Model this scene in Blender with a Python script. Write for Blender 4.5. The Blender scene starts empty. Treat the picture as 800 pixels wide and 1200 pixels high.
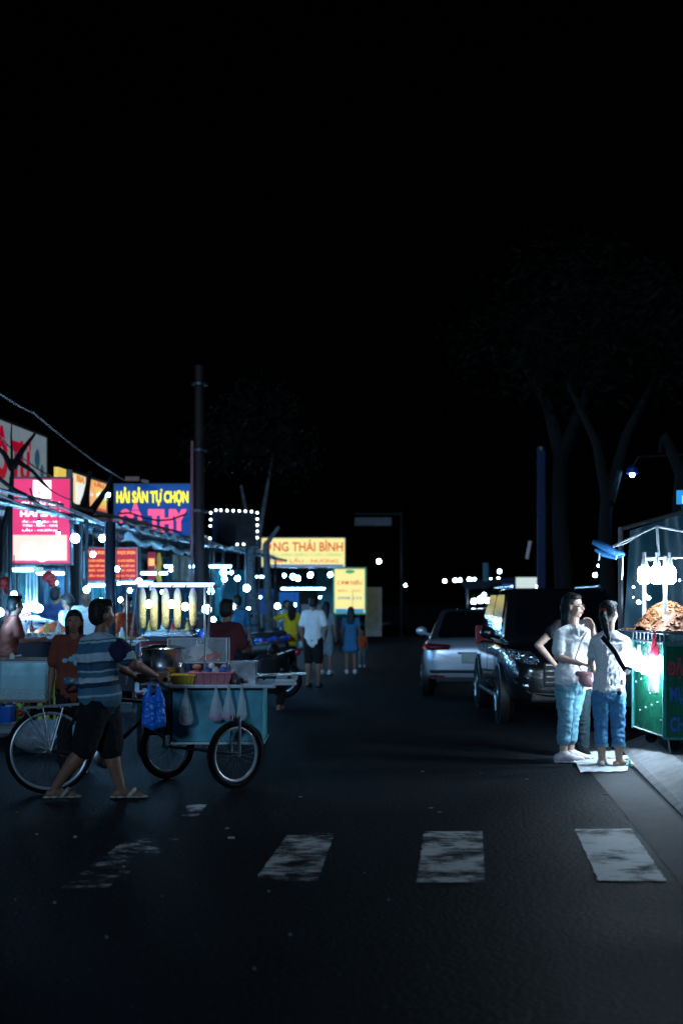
import bpy, bmesh, math, random
from mathutils import Vector, Matrix, noise
R = math.radians
random.seed(7)
scene = bpy.context.scene
COL = scene.collection
HC, FPX, HZ, CX = 1.55, 1667.0, 706.0, 400.0     # camera height, focal length in photo pixels, horizon row, centre column
SL = 150.0 / FPX                                  # the street runs off to the right of the view axis
ROADROT = -math.atan(SL)

def P(px, py, Y):
    return Vector(((px - CX) / FPX * Y, Y, HC - (py - HZ) / FPX * Y))
def U(u, Y, z=0.0):
    """street coordinates: u metres to the right of the street axis, at depth Y"""
    return Vector((u + SL * Y, Y, z))

# ------------------------------------------------------------------ materials
def _nt(name):
    m = bpy.data.materials.new(name); m.use_nodes = True
    nt = m.node_tree; b = nt.nodes['Principled BSDF']
    return m, nt, b
def mat(name, col, rough=0.6, metal=0.0, var=0.25, scale=6.0, bump=0.0, bscale=60.0, trans=0.0, alpha=1.0, coat=0.0, ior=1.45, emit=None, es=0.0):
    m, nt, b = _nt(name)
    N, L = nt.nodes, nt.links
    tc = N.new('ShaderNodeTexCoord')
    if var > 0:
        n = N.new('ShaderNodeTexNoise'); n.inputs['Scale'].default_value = scale; n.inputs['Detail'].default_value = 5
        L.new(tc.outputs['Object'], n.inputs['Vector'])
        r = N.new('ShaderNodeMapRange'); r.inputs[1].default_value = .3; r.inputs[2].default_value = .7
        r.inputs[3].default_value = 1 - var; r.inputs[4].default_value = 1 + var * .5
        L.new(n.outputs['Fac'], r.inputs[0])
        mx = N.new('ShaderNodeMix'); mx.data_type = 'RGBA'; mx.blend_type = 'MULTIPLY'; mx.inputs[0].default_value = 1
        mx.inputs[6].default_value = (*col, 1); L.new(r.outputs[0], mx.inputs[7]); L.new(mx.outputs[2], b.inputs['Base Color'])
        r2 = N.new('ShaderNodeMapRange'); r2.inputs[3].default_value = max(0, rough - .08); r2.inputs[4].default_value = min(1, rough + .1)
        L.new(n.outputs['Fac'], r2.inputs[0]); L.new(r2.outputs[0], b.inputs['Roughness'])
    else:
        b.inputs['Base Color'].default_value = (*col, 1); b.inputs['Roughness'].default_value = rough
    b.inputs['Metallic'].default_value = metal; b.inputs['IOR'].default_value = ior
    b.inputs['Transmission Weight'].default_value = trans; b.inputs['Alpha'].default_value = alpha
    b.inputs['Coat Weight'].default_value = coat
    if bump > 0:
        n2 = N.new('ShaderNodeTexNoise'); n2.inputs['Scale'].default_value = bscale; n2.inputs['Detail'].default_value = 4
        L.new(tc.outputs['Object'], n2.inputs['Vector'])
        bp = N.new('ShaderNodeBump'); bp.inputs['Strength'].default_value = bump; bp.inputs['Distance'].default_value = .02
        L.new(n2.outputs['Fac'], bp.inputs['Height']); L.new(bp.outputs[0], b.inputs['Normal'])
    if emit:
        b.inputs['Emission Color'].default_value = (*emit, 1); b.inputs['Emission Strength'].default_value = es
    return m
def glow(name, col, s):
    m, nt, b = _nt(name)
    mc = max(col); b.inputs['Base Color'].default_value = (*[c / mc * .3 for c in col], 1) if s < 10 else (.8, .8, .8, 1); b.inputs['Roughness'].default_value = .4
    b.inputs['Emission Color'].default_value = (*col, 1); b.inputs['Emission Strength'].default_value = s
    return m

def asphalt():
    m, nt, b = _nt('asphalt'); N, L = nt.nodes, nt.links
    tc = N.new('ShaderNodeTexCoord')
    big = N.new('ShaderNodeTexNoise'); big.inputs['Scale'].default_value = .7; big.inputs['Detail'].default_value = 6
    fine = N.new('ShaderNodeTexNoise'); fine.inputs['Scale'].default_value = 42; fine.inputs['Detail'].default_value = 4; fine.inputs['Roughness'].default_value = .8
    vor = N.new('ShaderNodeTexVoronoi'); vor.inputs['Scale'].default_value = 34
    for n in (big, fine, vor): L.new(tc.outputs['Object'], n.inputs['Vector'])
    cr = N.new('ShaderNodeValToRGB'); cr.color_ramp.elements[0].position = .3; cr.color_ramp.elements[1].position = .75
    cr.color_ramp.elements[0].color = (.009, .0105, .013, 1); cr.color_ramp.elements[1].color = (.02, .022, .026, 1)
    L.new(big.outputs['Fac'], cr.inputs[0])
    # pale chips of stone in the surface
    c2 = N.new('ShaderNodeValToRGB'); c2.color_ramp.elements[0].position = .04; c2.color_ramp.elements[1].position = .16
    c2.color_ramp.elements[0].color = (1, 1, 1, 1); c2.color_ramp.elements[1].color = (0, 0, 0, 1)
    L.new(vor.outputs['Distance'], c2.inputs[0])
    sel = N.new('ShaderNodeMath'); sel.operation = 'GREATER_THAN'; sel.inputs[1].default_value = .72
    sx = N.new('ShaderNodeSeparateColor'); L.new(vor.outputs['Color'], sx.inputs[0]); L.new(sx.outputs[0], sel.inputs[0])
    mu = N.new('ShaderNodeMath'); mu.operation = 'MULTIPLY'; L.new(c2.outputs[0], mu.inputs[0]); L.new(sel.outputs[0], mu.inputs[1])
    mx = N.new('ShaderNodeMix'); mx.data_type = 'RGBA'; L.new(mu.outputs[0], mx.inputs[0])
    fr_ = N.new('ShaderNodeMapRange'); fr_.inputs[1].default_value = .36; fr_.inputs[2].default_value = .66; fr_.inputs[3].default_value = .2; fr_.inputs[4].default_value = 2.6; L.new(fine.outputs['Fac'], fr_.inputs[0])
    gm = N.new('ShaderNodeMix'); gm.data_type = 'RGBA'; gm.blend_type = 'MULTIPLY'; gm.inputs[0].default_value = 1; L.new(cr.outputs[0], gm.inputs[6]); L.new(fr_.outputs[0], gm.inputs[7])
    L.new(gm.outputs[2], mx.inputs[6]); mx.inputs[7].default_value = (.42, .42, .42, 1); b.inputs['Specular IOR Level'].default_value = .015
    L.new(mx.outputs[2], b.inputs['Base Color'])
    rr = N.new('ShaderNodeMapRange'); rr.inputs[3].default_value = .5; rr.inputs[4].default_value = .8
    L.new(big.outputs['Fac'], rr.inputs[0]); L.new(rr.outputs[0], b.inputs['Roughness'])
    bp = N.new('ShaderNodeBump'); bp.inputs['Strength'].default_value = .6; bp.inputs['Distance'].default_value = .009
    ad = N.new('ShaderNodeMath'); ad.operation = 'ADD'; L.new(fine.outputs['Fac'], ad.inputs[0]); L.new(vor.outputs['Distance'], ad.inputs[1])
    L.new(ad.outputs[0], bp.inputs['Height']); L.new(bp.outputs[0], b.inputs['Normal'])
    return m
def worn_paint(name, thr):
    """road paint with worn-away patches that show the asphalt under it"""
    m, nt, b = _nt(name); N, L = nt.nodes, nt.links
    tc = N.new('ShaderNodeTexCoord')
    mp = N.new('ShaderNodeMapping'); mp.inputs['Scale'].default_value = (5, 13, 1); L.new(tc.outputs['Object'], mp.inputs[0])
    n = N.new('ShaderNodeTexNoise'); n.inputs['Scale'].default_value = 1.6; n.inputs['Detail'].default_value = 13; n.inputs['Roughness'].default_value = .85
    L.new(mp.outputs[0], n.inputs['Vector'])
    n2 = N.new('ShaderNodeTexNoise'); n2.inputs['Scale'].default_value = 3.2; n2.inputs['Detail'].default_value = 3
    L.new(tc.outputs['Object'], n2.inputs['Vector'])
    ad = N.new('ShaderNodeMath'); ad.operation = 'MULTIPLY_ADD'; ad.inputs[1].default_value = .6
    L.new(n2.outputs['Fac'], ad.inputs[0]); L.new(n.outputs['Fac'], ad.inputs[2])
    cr = N.new('ShaderNodeValToRGB'); cr.color_ramp.elements[0].position = thr; cr.color_ramp.elements[1].position = min(1, thr + .12)
    L.new(ad.outputs[0], cr.inputs[0])
    b.inputs['Base Color'].default_value = (.8, .8, .78, 1); b.inputs['Roughness'].default_value = .7
    L.new(cr.outputs[0], b.inputs['Alpha'])
    return m
def concrete(name, a, c, sc=3.0):
    m, nt, b = _nt(name); N, L = nt.nodes, nt.links
    tc = N.new('ShaderNodeTexCoord')
    n = N.new('ShaderNodeTexNoise'); n.inputs['Scale'].default_value = sc; n.inputs['Detail'].default_value = 9; n.inputs['Roughness'].default_value = .65
    L.new(tc.outputs['Object'], n.inputs['Vector'])
    cr = N.new('ShaderNodeValToRGB'); cr.color_ramp.elements[0].position = .32; cr.color_ramp.elements[1].position = .68
    cr.color_ramp.elements[0].color = (*a, 1); cr.color_ramp.elements[1].color = (*c, 1)
    L.new(n.outputs['Fac'], cr.inputs[0]); L.new(cr.outputs[0], b.inputs['Base Color']); b.inputs['Roughness'].default_value = .85
    n2 = N.new('ShaderNodeTexNoise'); n2.inputs['Scale'].default_value = 70; L.new(tc.outputs['Object'], n2.inputs['Vector'])
    bp = N.new('ShaderNodeBump'); bp.inputs['Strength'].default_value = .4; bp.inputs['Distance'].default_value = .01
    L.new(n2.outputs['Fac'], bp.inputs['Height']); L.new(bp.outputs[0], b.inputs['Normal'])
    return m
def corrugated(name, col, freq=40.0, axis='X'):
    m, nt, b = _nt(name); N, L = nt.nodes, nt.links
    tc = N.new('ShaderNodeTexCoord')
    w = N.new('ShaderNodeTexWave'); w.bands_direction = axis; w.inputs['Scale'].default_value = freq / 6.28 * 2; w.wave_profile = 'SIN'
    L.new(tc.outputs['Object'], w.inputs['Vector'])
    n = N.new('ShaderNodeTexNoise'); n.inputs['Scale'].default_value = 2; n.inputs['Detail'].default_value = 6; L.new(tc.outputs['Object'], n.inputs['Vector'])
    r = N.new('ShaderNodeMapRange'); r.inputs[1].default_value = .3; r.inputs[2].default_value = .7; r.inputs[3].default_value = .6; r.inputs[4].default_value = 1.15
    L.new(n.outputs['Fac'], r.inputs[0])
    mx = N.new('ShaderNodeMix'); mx.data_type = 'RGBA'; mx.blend_type = 'MULTIPLY'; mx.inputs[0].default_value = 1
    mx.inputs[6].default_value = (*col, 1); L.new(r.outputs[0], mx.inputs[7]); L.new(mx.outputs[2], b.inputs['Base Color'])
    bp = N.new('ShaderNodeBump'); bp.inputs['Strength'].default_value = 1; bp.inputs['Distance'].default_value = .03
    L.new(w.outputs['Fac'], bp.inputs['Height']); L.new(bp.outputs[0], b.inputs['Normal']); b.inputs['Roughness'].default_value = .45
    return m
def banded(name, stops, z0, z1, tilt=0.0, rough=.85):
    """cloth with woven horizontal bands: stops are (fraction up from z0, colour)"""
    m, nt, b = _nt(name); N, L = nt.nodes, nt.links
    tc = N.new('ShaderNodeTexCoord'); sp = N.new('ShaderNodeSeparateXYZ'); L.new(tc.outputs['Object'], sp.inputs[0])
    a = N.new('ShaderNodeMath'); a.operation = 'MULTIPLY_ADD'; a.inputs[1].default_value = tilt
    L.new(sp.outputs[0], a.inputs[0]); L.new(sp.outputs[2], a.inputs[2])
    n = N.new('ShaderNodeTexNoise'); n.inputs['Scale'].default_value = 5; L.new(tc.outputs['Object'], n.inputs['Vector'])
    a2 = N.new('ShaderNodeMath'); a2.operation = 'MULTIPLY_ADD'; a2.inputs[1].default_value = .05; L.new(n.outputs['Fac'], a2.inputs[0]); L.new(a.outputs[0], a2.inputs[2])
    r = N.new('ShaderNodeMapRange'); r.inputs[1].default_value = z0; r.inputs[2].default_value = z1; L.new(a2.outputs[0], r.inputs[0])
    cr = N.new('ShaderNodeValToRGB'); cr.color_ramp.interpolation = 'CONSTANT'
    e = cr.color_ramp.elements
    while len(e) > 1: e.remove(e[0])
    e[0].position = 0; e[0].color = (*stops[0][1], 1)
    for f, c in stops[1:]:
        q = e.new(f); q.color = (*c, 1)
    L.new(r.outputs[0], cr.inputs[0]); L.new(cr.outputs[0], b.inputs['Base Color']); b.inputs['Roughness'].default_value = rough
    return m
def checks(name, c1, c2, scale, emit=0.0):
    m, nt, b = _nt(name); N, L = nt.nodes, nt.links
    tc = N.new('ShaderNodeTexCoord'); n = N.new('ShaderNodeTexVoronoi'); n.inputs['Scale'].default_value = scale
    L.new(tc.outputs['Object'], n.inputs['Vector'])
    s = N.new('ShaderNodeSeparateColor'); L.new(n.outputs['Color'], s.inputs[0])
    mx = N.new('ShaderNodeMix'); mx.data_type = 'RGBA'; L.new(s.outputs[0], mx.inputs[0])
    mx.inputs[6].default_value = (*c1, 1); mx.inputs[7].default_value = (*c2, 1)
    L.new(mx.outputs[2], b.inputs['Base Color']); b.inputs['Roughness'].default_value = .6
    if emit:
        L.new(mx.outputs[2], b.inputs['Emission Color']); b.inputs['Emission Strength'].default_value = emit
    return m

# ------------------------------------------------------------------ mesh builder
class MB:
    def __init__(s): s.v = []; s.f = []; s.mi = []; s.cur = 0
    def add(s, vs, fs):
        b = len(s.v); s.v += [tuple(v) for v in vs]
        for f in fs: s.f.append([b + i for i in f]); s.mi.append(s.cur)
        return s
    def mat(s, i): s.cur = i; return s
    def box(s, c, d, rz=0.0, rx=0.0, ry=0.0, bev=0.0):
        c = Vector(c); hx, hy, hz = d[0] / 2, d[1] / 2, d[2] / 2
        M = Matrix.Rotation(rz, 3, 'Z') @ Matrix.Rotation(ry, 3, 'Y') @ Matrix.Rotation(rx, 3, 'X')
        if bev <= 0:
            vs = [c + M @ Vector((x * hx, y * hy, z * hz)) for z in (-1, 1) for x, y in ((-1, -1), (1, -1), (1, 1), (-1, 1))]
            fs = [(3, 2, 1, 0), (4, 5, 6, 7), (0, 1, 5, 4), (1, 2, 6, 5), (2, 3, 7, 6), (3, 0, 4, 7)]
            return s.add(vs, fs)
        bm = bmesh.new(); bmesh.ops.create_cube(bm, size=1)
        for v in bm.verts: v.co = Vector((v.co.x * d[0], v.co.y * d[1], v.co.z * d[2]))
        bmesh.ops.bevel(bm, geom=bm.edges[:], offset=min(bev, min(d) * .45), segments=2, affect='EDGES', profile=.6)
        bm.verts.index_update()
        s.add([c + M @ v.co for v in bm.verts], [[v.index for v in f.verts] for f in bm.faces]); bm.free(); return s
    def tube(s, pts, r, n=8, caps=True):
        pts = [Vector(p) for p in pts]; rs = r if isinstance(r, (list, tuple)) else [r] * len(pts)
        rings = []; prev = None
        for i, p in enumerate(pts):
            t = (pts[min(i + 1, len(pts) - 1)] - pts[max(i - 1, 0)])
            if t.length < 1e-9: t = Vector((0, 0, 1))
            t.normalize()
            if prev is None:
                a = Vector((0, 0, 1)) if abs(t.z) < .9 else Vector((1, 0, 0)); a = (a - t * a.dot(t)).normalized()
            else:
                a = prev - t * prev.dot(t); a = a.normalized() if a.length > 1e-6 else Vector((1, 0, 0))
            prev = a; b = t.cross(a)
            rings.append([p + (a * math.cos(k * 2 * math.pi / n) + b * math.sin(k * 2 * math.pi / n)) * rs[i] for k in range(n)])
        vs = [v for g in rings for v in g]; fs = []
        for i in range(len(pts) - 1):
            for k in range(n):
                k2 = (k + 1) % n; fs.append((i * n + k, i * n + k2, (i + 1) * n + k2, (i + 1) * n + k))
        if caps: fs += [tuple(reversed(range(n))), tuple((len(pts) - 1) * n + k for k in range(n))]
        return s.add(vs, fs)
    def cyl(s, c, r, h, n=20, r2=None):
        c = Vector(c); return s.tube([c, c + Vector((0, 0, h))], [r, r if r2 is None else r2], n)
    def ell(s, c, rad, M=None, nu=14, nv=9):
        c = Vector(c); rad = rad if isinstance(rad, (list, tuple)) else (rad,) * 3
        vs = []; fs = []
        for j in range(1, nv):
            th = math.pi * j / nv
            for i in range(nu):
                ph = 2 * math.pi * i / nu
                v = Vector((rad[0] * math.sin(th) * math.cos(ph), rad[1] * math.sin(th) * math.sin(ph), rad[2] * math.cos(th)))
                vs.append(c + (M @ v if M else v))
        for j in range(nv - 2):
            for i in range(nu):
                i2 = (i + 1) % nu; fs.append((j * nu + i, (j + 1) * nu + i, (j + 1) * nu + i2, j * nu + i2))
        t = Vector((0, 0, rad[2])); t = M @ t if M else t
        vs += [c + t, c - t]; a = len(vs) - 2
        for i in range(nu):
            i2 = (i + 1) % nu; fs += [(a, i, i2), (a + 1, (nv - 2) * nu + i2, (nv - 2) * nu + i)]
        return s.add(vs, fs)
    def cap(s, p0, r0, p1, r1, n=12):
        """tapered capsule: two balls and the cone between"""
        p0, p1 = Vector(p0), Vector(p1)
        s.ell(p0, r0, nu=n, nv=7); s.ell(p1, r1, nu=n, nv=7)
        if (p1 - p0).length > 1e-5: s.tube([p0, p1], [r0, r1], n)
        return s
    def prism(s, pts, off):
        """closed outline of 3D points pushed by the vector off"""
        n = len(pts); off = Vector(off); a = [Vector(p) for p in pts]
        s.add(a + [p + off for p in a], [tuple(range(n)), tuple(reversed(range(n, 2 * n)))] + [(i, i + n, (i + 1) % n + n, (i + 1) % n) for i in range(n)])
        return s
    def lathe(s, prof, c=(0, 0, 0), n=24, ax=None):
        c = Vector(c); vs = []; fs = []
        for (r, z) in prof:
            for k in range(n):
                a = 2 * math.pi * k / n; v = Vector((r * math.cos(a), r * math.sin(a), z)); vs.append(c + (ax @ v if ax else v))
        for i in range(len(prof) - 1):
            for k in range(n):
                k2 = (k + 1) % n; fs.append((i * n + k, i * n + k2, (i + 1) * n + k2, (i + 1) * n + k))
        return s.add(vs, fs)
    def sheet(s, pts4, nx, ny, fn=None):
        """bilinear grid between four corners, fn(u,v,p) may move it"""
        a, b, c, d = [Vector(p) for p in pts4]; vs = []; fs = []
        for j in range(ny + 1):
            for i in range(nx + 1):
                u, v = i / nx, j / ny
                p = (a * (1 - u) + b * u) * (1 - v) + (d * (1 - u) + c * u) * v
                vs.append(fn(u, v, p) if fn else p)
        for j in range(ny):
            for i in range(nx):
                k = j * (nx + 1) + i; fs.append((k, k + 1, k + nx + 2, k + nx + 1))
        return s.add(vs, fs)
    def build(s, name, mats, parent=None, smooth=False, world=False, loc=None):
        mats = mats if isinstance(mats, (list, tuple)) else [mats]
        me = bpy.data.meshes.new(name)
        off = Vector((0, 0, 0))
        M = None
        if world and parent is not None:
            M = parent.matrix_basis.inverted()
            if parent.parent: M = M @ parent.parent.matrix_basis.inverted()
        vs = [M @ Vector(v) for v in s.v] if M else s.v
        if loc is not None:
            off = Vector(loc); vs = [Vector(v) - off for v in vs]
        me.from_pydata([tuple(v) for v in vs], [], s.f)
        for m in mats: me.materials.append(m)
        me.polygons.foreach_set('material_index', s.mi)
        if smooth: me.polygons.foreach_set('use_smooth', [True] * len(me.polygons))
        bm = bmesh.new(); bm.from_mesh(me); bmesh.ops.recalc_face_normals(bm, faces=bm.faces[:]); bm.to_mesh(me); bm.free()
        me.update()
        if smooth and smooth != 'full': me.set_sharp_from_angle(angle=R(42))
        o = bpy.data.objects.new(name, me); COL.objects.link(o)
        if loc is not None: o.location = off
        if parent is not None: o.parent = parent
        return o

def tag(o, label=None, cat=None, group=None, kind=None):
    if label: o['label'] = label
    if cat: o['category'] = cat
    if group: o['group'] = group
    if kind: o['kind'] = kind
    return o
def thing(name, label, cat, loc=(0, 0, 0), rz=0.0, group=None):
    o = bpy.data.objects.new(name, None); COL.objects.link(o); o.empty_display_size = .1
    o.location = loc; o.rotation_euler = (0, 0, rz)
    o.matrix_basis = Matrix.Translation(Vector(loc)) @ Matrix.Rotation(rz, 4, 'Z')
    return tag(o, label, cat, group)
def kids(o): return [c for c in bpy.data.objects if c.parent is o]
def dup(o, loc, rz=0.0, label=None, group=None, par=None):
    c = o.copy(); COL.objects.link(c)
    if par is None:
        c.location = loc; c.rotation_euler = (0, 0, rz)
        if label: c['label'] = label
        if group: c['group'] = group
    else: c.parent = par
    for k in kids(o): dup(k, None, par=c)
    return c
def struct(name, mb, m, smooth=False):
    o = mb.build(name, m, smooth=smooth); o['kind'] = 'structure'; return o
def text(s, w, h, m, parent, name='lettering', at=(0, 0, 0), rz=0.0, depth=.012, bold=.012, fit=True, shear=0):
    """text as a solid mesh standing upright, facing -Y, centred on at, w x h"""
    cu = bpy.data.curves.new('t', 'FONT'); cu.body = s; cu.size = 1; cu.offset = bold; cu.extrude = .001; cu.shear = shear
    cu.align_x = 'CENTER'; cu.resolution_u = 3
    o = bpy.data.objects.new('t', cu); COL.objects.link(o)
    dg = bpy.context.evaluated_depsgraph_get(); me = bpy.data.meshes.new_from_object(o.evaluated_get(dg))
    bpy.data.objects.remove(o); bpy.data.curves.remove(cu)
    xs = [v.co.x for v in me.vertices]; ys = [v.co.y for v in me.vertices]
    x0, x1, y0, y1 = min(xs), max(xs), min(ys), max(ys)
    Mz = Matrix.Rotation(rz, 3, 'Z')
    for v in me.vertices:
        q = Vector(((v.co.x - (x0 + x1) / 2) / (x1 - x0) * w, (-depth if v.co.z > 0 else 0), (v.co.y - (y0 + y1) / 2) / (y1 - y0) * h))
        v.co = Mz @ q + Vector(at)
    me.materials.clear(); me.materials.append(m); me.name = name
    t = bpy.data.objects.new(name, me); COL.objects.link(t); t.parent = parent
    return t

def blob(mb, voxel, it=6, fac=.5, wr=0.0, wf=9.0):
    """merge overlapping solids into one continuous smooth skin"""
    me = bpy.data.meshes.new('b'); me.from_pydata(mb.v, [], mb.f); o = bpy.data.objects.new('b', me); COL.objects.link(o)
    bm = bmesh.new(); bm.from_mesh(me); bmesh.ops.recalc_face_normals(bm, faces=bm.faces[:]); bm.to_mesh(me); bm.free()
    md = o.modifiers.new('r', 'REMESH'); md.mode = 'VOXEL'; md.voxel_size = voxel; md.adaptivity = 0
    sm = o.modifiers.new('s', 'SMOOTH'); sm.factor = fac; sm.iterations = it
    dg = bpy.context.evaluated_depsgraph_get(); out = bpy.data.meshes.new_from_object(o.evaluated_get(dg))
    bpy.data.objects.remove(o); bpy.data.meshes.remove(me)
    if wr > 0:
        sd = Vector((random.random() * 50, random.random() * 50, 0))
        ns = [v.normal.copy() for v in out.vertices]
        for v, nn in zip(out.vertices, ns):
            q = v.co * wf + sd
            d = noise.noise(Vector((q.x, q.y, q.z * 1.9))) + .5 * noise.noise(q * 2.3)
            v.co += nn * (wr * (1 - 2.2 * abs(d)))
    out.polygons.foreach_set('use_smooth', [True] * len(out.polygons))
    return out
def put(me, name, m, parent):
    me.materials.clear(); me.materials.append(m); me.name = name
    o = bpy.data.objects.new(name, me); COL.objects.link(o); o.parent = parent; return o

# ------------------------------------------------------------------ camera, world
cam = bpy.data.cameras.new('camera'); co = bpy.data.objects.new('camera', cam); COL.objects.link(co)
cam.sensor_fit = 'HORIZONTAL'; cam.sensor_width = 24; cam.lens = 24 * FPX / 800
cam.shift_y = (HZ - 600) / 800; cam.clip_end = 2000; cam.clip_start = .1
co.location = (0, 0, HC); co.rotation_euler = (R(90), 0, 0)
cam.dof.use_dof = True; cam.dof.focus_distance = 12.6; cam.dof.aperture_fstop = 1.6; cam.dof.aperture_blades = 0
scene.camera = co
w = bpy.data.worlds.new('World'); scene.world = w; w.use_nodes = True
nt = w.node_tree; bg = nt.nodes['Background']; sky = nt.nodes.new('ShaderNodeTexSky'); sky.sky_type = 'NISHITA'; sky.sun_disc = False
sky.sun_elevation = R(24); sky.sun_rotation = R(200)
nt.links.new(sky.outputs[0], bg.inputs[0]); bg.inputs[1].default_value = 0.00003
sun = bpy.data.lights.new('fill_sun', 'SUN'); sun.energy = 0.64; sun.angle = R(9); sun.color = (.38, .66, 1)  # sun lamp added as fill for the man, cart and crossing
so = bpy.data.objects.new('fill_sun', sun); COL.objects.link(so); so.rotation_euler = (R(75), 0, R(-16))
vs_ = scene.view_settings; vs_.view_transform = 'Standard'; vs_.look = 'None'; vs_.exposure = 0; vs_.gamma = 1
scene.cycles.use_denoising = True; scene.cycles.max_bounces = 5; scene.cycles.diffuse_bounces = 2; scene.cycles.glossy_bounces = 3
scene.cycles.transmission_bounces = 5; scene.cycles.transparent_max_bounces = 8
scene.cycles.sample_clamp_indirect = 2.0; scene.cycles.sample_clamp_direct = 60; scene.cycles.use_light_tree = True
scene.cycles.caustics_reflective = False; scene.cycles.caustics_refractive = False

# ------------------------------------------------------------------ shared materials
ASPH = asphalt()
CONC = concrete('pavement_concrete', (.16, .165, .17), (.3, .3, .3)); CONCK = concrete('kerb_concrete', (.12, .12, .125), (.32, .32, .33), 5)
STEEL = mat('steel', (.7, .72, .75), .24, 1.0, .2, 8); DSTEEL = mat('dark_steel', (.09, .1, .11), .45, .8)
GALV = mat('galvanised', (.42, .46, .5), .42, .85, .35, 10); CHROME = mat('chrome', (.8, .82, .85), .12, 1, .05)
BLACKP = mat('black_plastic', (.012, .012, .014), .5); RUBBER = mat('rubber', (.005, .005, .005), .75)
WHITEP = mat('white_plastic', (.75, .77, .78), .45, var=.12); TEALP = mat('teal_paint', (.1, .45, .56), .42, var=.35, scale=7, bump=.1)
REDP = mat('red_plastic', (.5, .03, .03), .4); BLUEP = mat('blue_plastic', (.02, .12, .5), .35); PINKP = mat('pink_plastic', (.75, .25, .3), .4)
YELP = mat('yellow_plastic', (.8, .5, .05), .4); GREENP = mat('green_plastic', (.35, .45, .04), .4)
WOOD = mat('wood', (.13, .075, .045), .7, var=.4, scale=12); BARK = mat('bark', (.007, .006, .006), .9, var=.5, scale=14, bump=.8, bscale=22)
GLASS = mat('clear_glass', (.7, .9, .95), .04, trans=0.0, alpha=.12, var=0); 
CLEARP = mat('clear_plastic_film', (.85, .92, .95), .18, alpha=.42, var=0, bump=.8, bscale=30)
TINT = mat('tinted_glass', (.004, .006, .008), .08, var=0); TINT.node_tree.nodes['Principled BSDF'].inputs['Specular IOR Level'].default_value = .22
BLACK = mat('black_paint', (.008, .009, .012), .2, .0, coat=1, var=.1)
TARPB = mat('blue_tarp', (.02, .16, .42), .5, bump=.6, bscale=9, var=.3); TARPT = mat('teal_tarp', (.007, .05, .075), .5, bump=.8, bscale=4, var=.4, scale=2)
B_HOT = glow('bulb_hot', (.6, .8, 1), 400); B_BAR = glow('bulb_bar', (.62, .82, 1), 125); B_MID = glow('bulb_white', (.2, .56, 1), 215); B_FAR = glow('bulb_far', (.55, .78, 1), 45)
B_BLUE = glow('blue_tube', (.16, .2, 1.0), 6); ALLOY = mat('bright_alloy', (.5, .54, .58), .35, .35, .1)
RUBBER.node_tree.nodes['Principled BSDF'].inputs['Specular IOR Level'].default_value = .15
# ------------------------------------------------------------------ people
SKIN = mat('skin', (.3, .14, .09), .5, var=.1, scale=20); SKINL = mat('pale_skin', (.72, .44, .34), .48, var=.08, scale=20)
HAIR = mat('black_hair', (.009, .008, .008), .62, var=.3, scale=60); EYEW = mat('eye', (.6, .6, .6), .2, var=0); LIP = mat('lips', (.35, .08, .07), .4, var=0)
def cloth(name, col, var=.2, scale=9): return mat(name, col, .88, var=var, scale=scale, bump=.6, bscale=14)
WHITEC = cloth('white_cotton', (.86, .86, .87), .1); DARKC = cloth('black_cotton', (.005, .0055, .007)); 
JEANS = mat('blue_denim', (.09, .3, .55), .85, var=.28, scale=30, bump=.5, bscale=10)
JEANSL = mat('pale_denim', (.17, .37, .47), .85, var=.25, scale=26, bump=.5, bscale=12)
ORANGEC = cloth('orange_cotton', (.62, .1, .03)); BROWNC = cloth('rust_cotton', (.22, .05, .03)); NAVYC = cloth('navy_cotton', (.02, .04, .12))
YELLOWC = cloth('yellow_cotton', (.95, .66, .02), .1); BLUEC = cloth('blue_cotton', (.04, .18, .35)); MAROONC = cloth('maroon_cotton', (.1, .015, .02)); GREYC = cloth('grey_cotton', (.22, .25, .28))
PINKC = cloth('pink_cotton', (.6, .2, .25))

def stand(h=1.6, yaw=0.0, **o):
    """joints of a standing person in metres, base at the origin; forward = (sin yaw, cos yaw)"""
    s = h / 1.65
    j = dict(head=(0, .02, 1.53), neck=(0, 0, 1.38), chest=(0, 0, 1.2), waist=(0, 0, 1.02), pelvis=(0, 0, .9),
             shL=(-.165, 0, 1.34), shR=(.165, 0, 1.34), elL=(-.22, -.02, 1.07), elR=(.22, -.02, 1.07), wrL=(-.22, .06, .84), wrR=(.22, .06, .84),
             hipL=(-.085, 0, .86), hipR=(.085, 0, .86), knL=(-.095, .02, .46), knR=(.095, .02, .46), anL=(-.1, -.01, .075), anR=(.1, -.01, .075))
    j.update(o); f = Vector((math.sin(yaw), math.cos(yaw), 0)); r = Vector((math.cos(yaw), -math.sin(yaw), 0))
    return {k: (r * v[0] + f * v[1] + Vector((0, 0, v[2]))) * s for k, v in j.items()}
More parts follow.
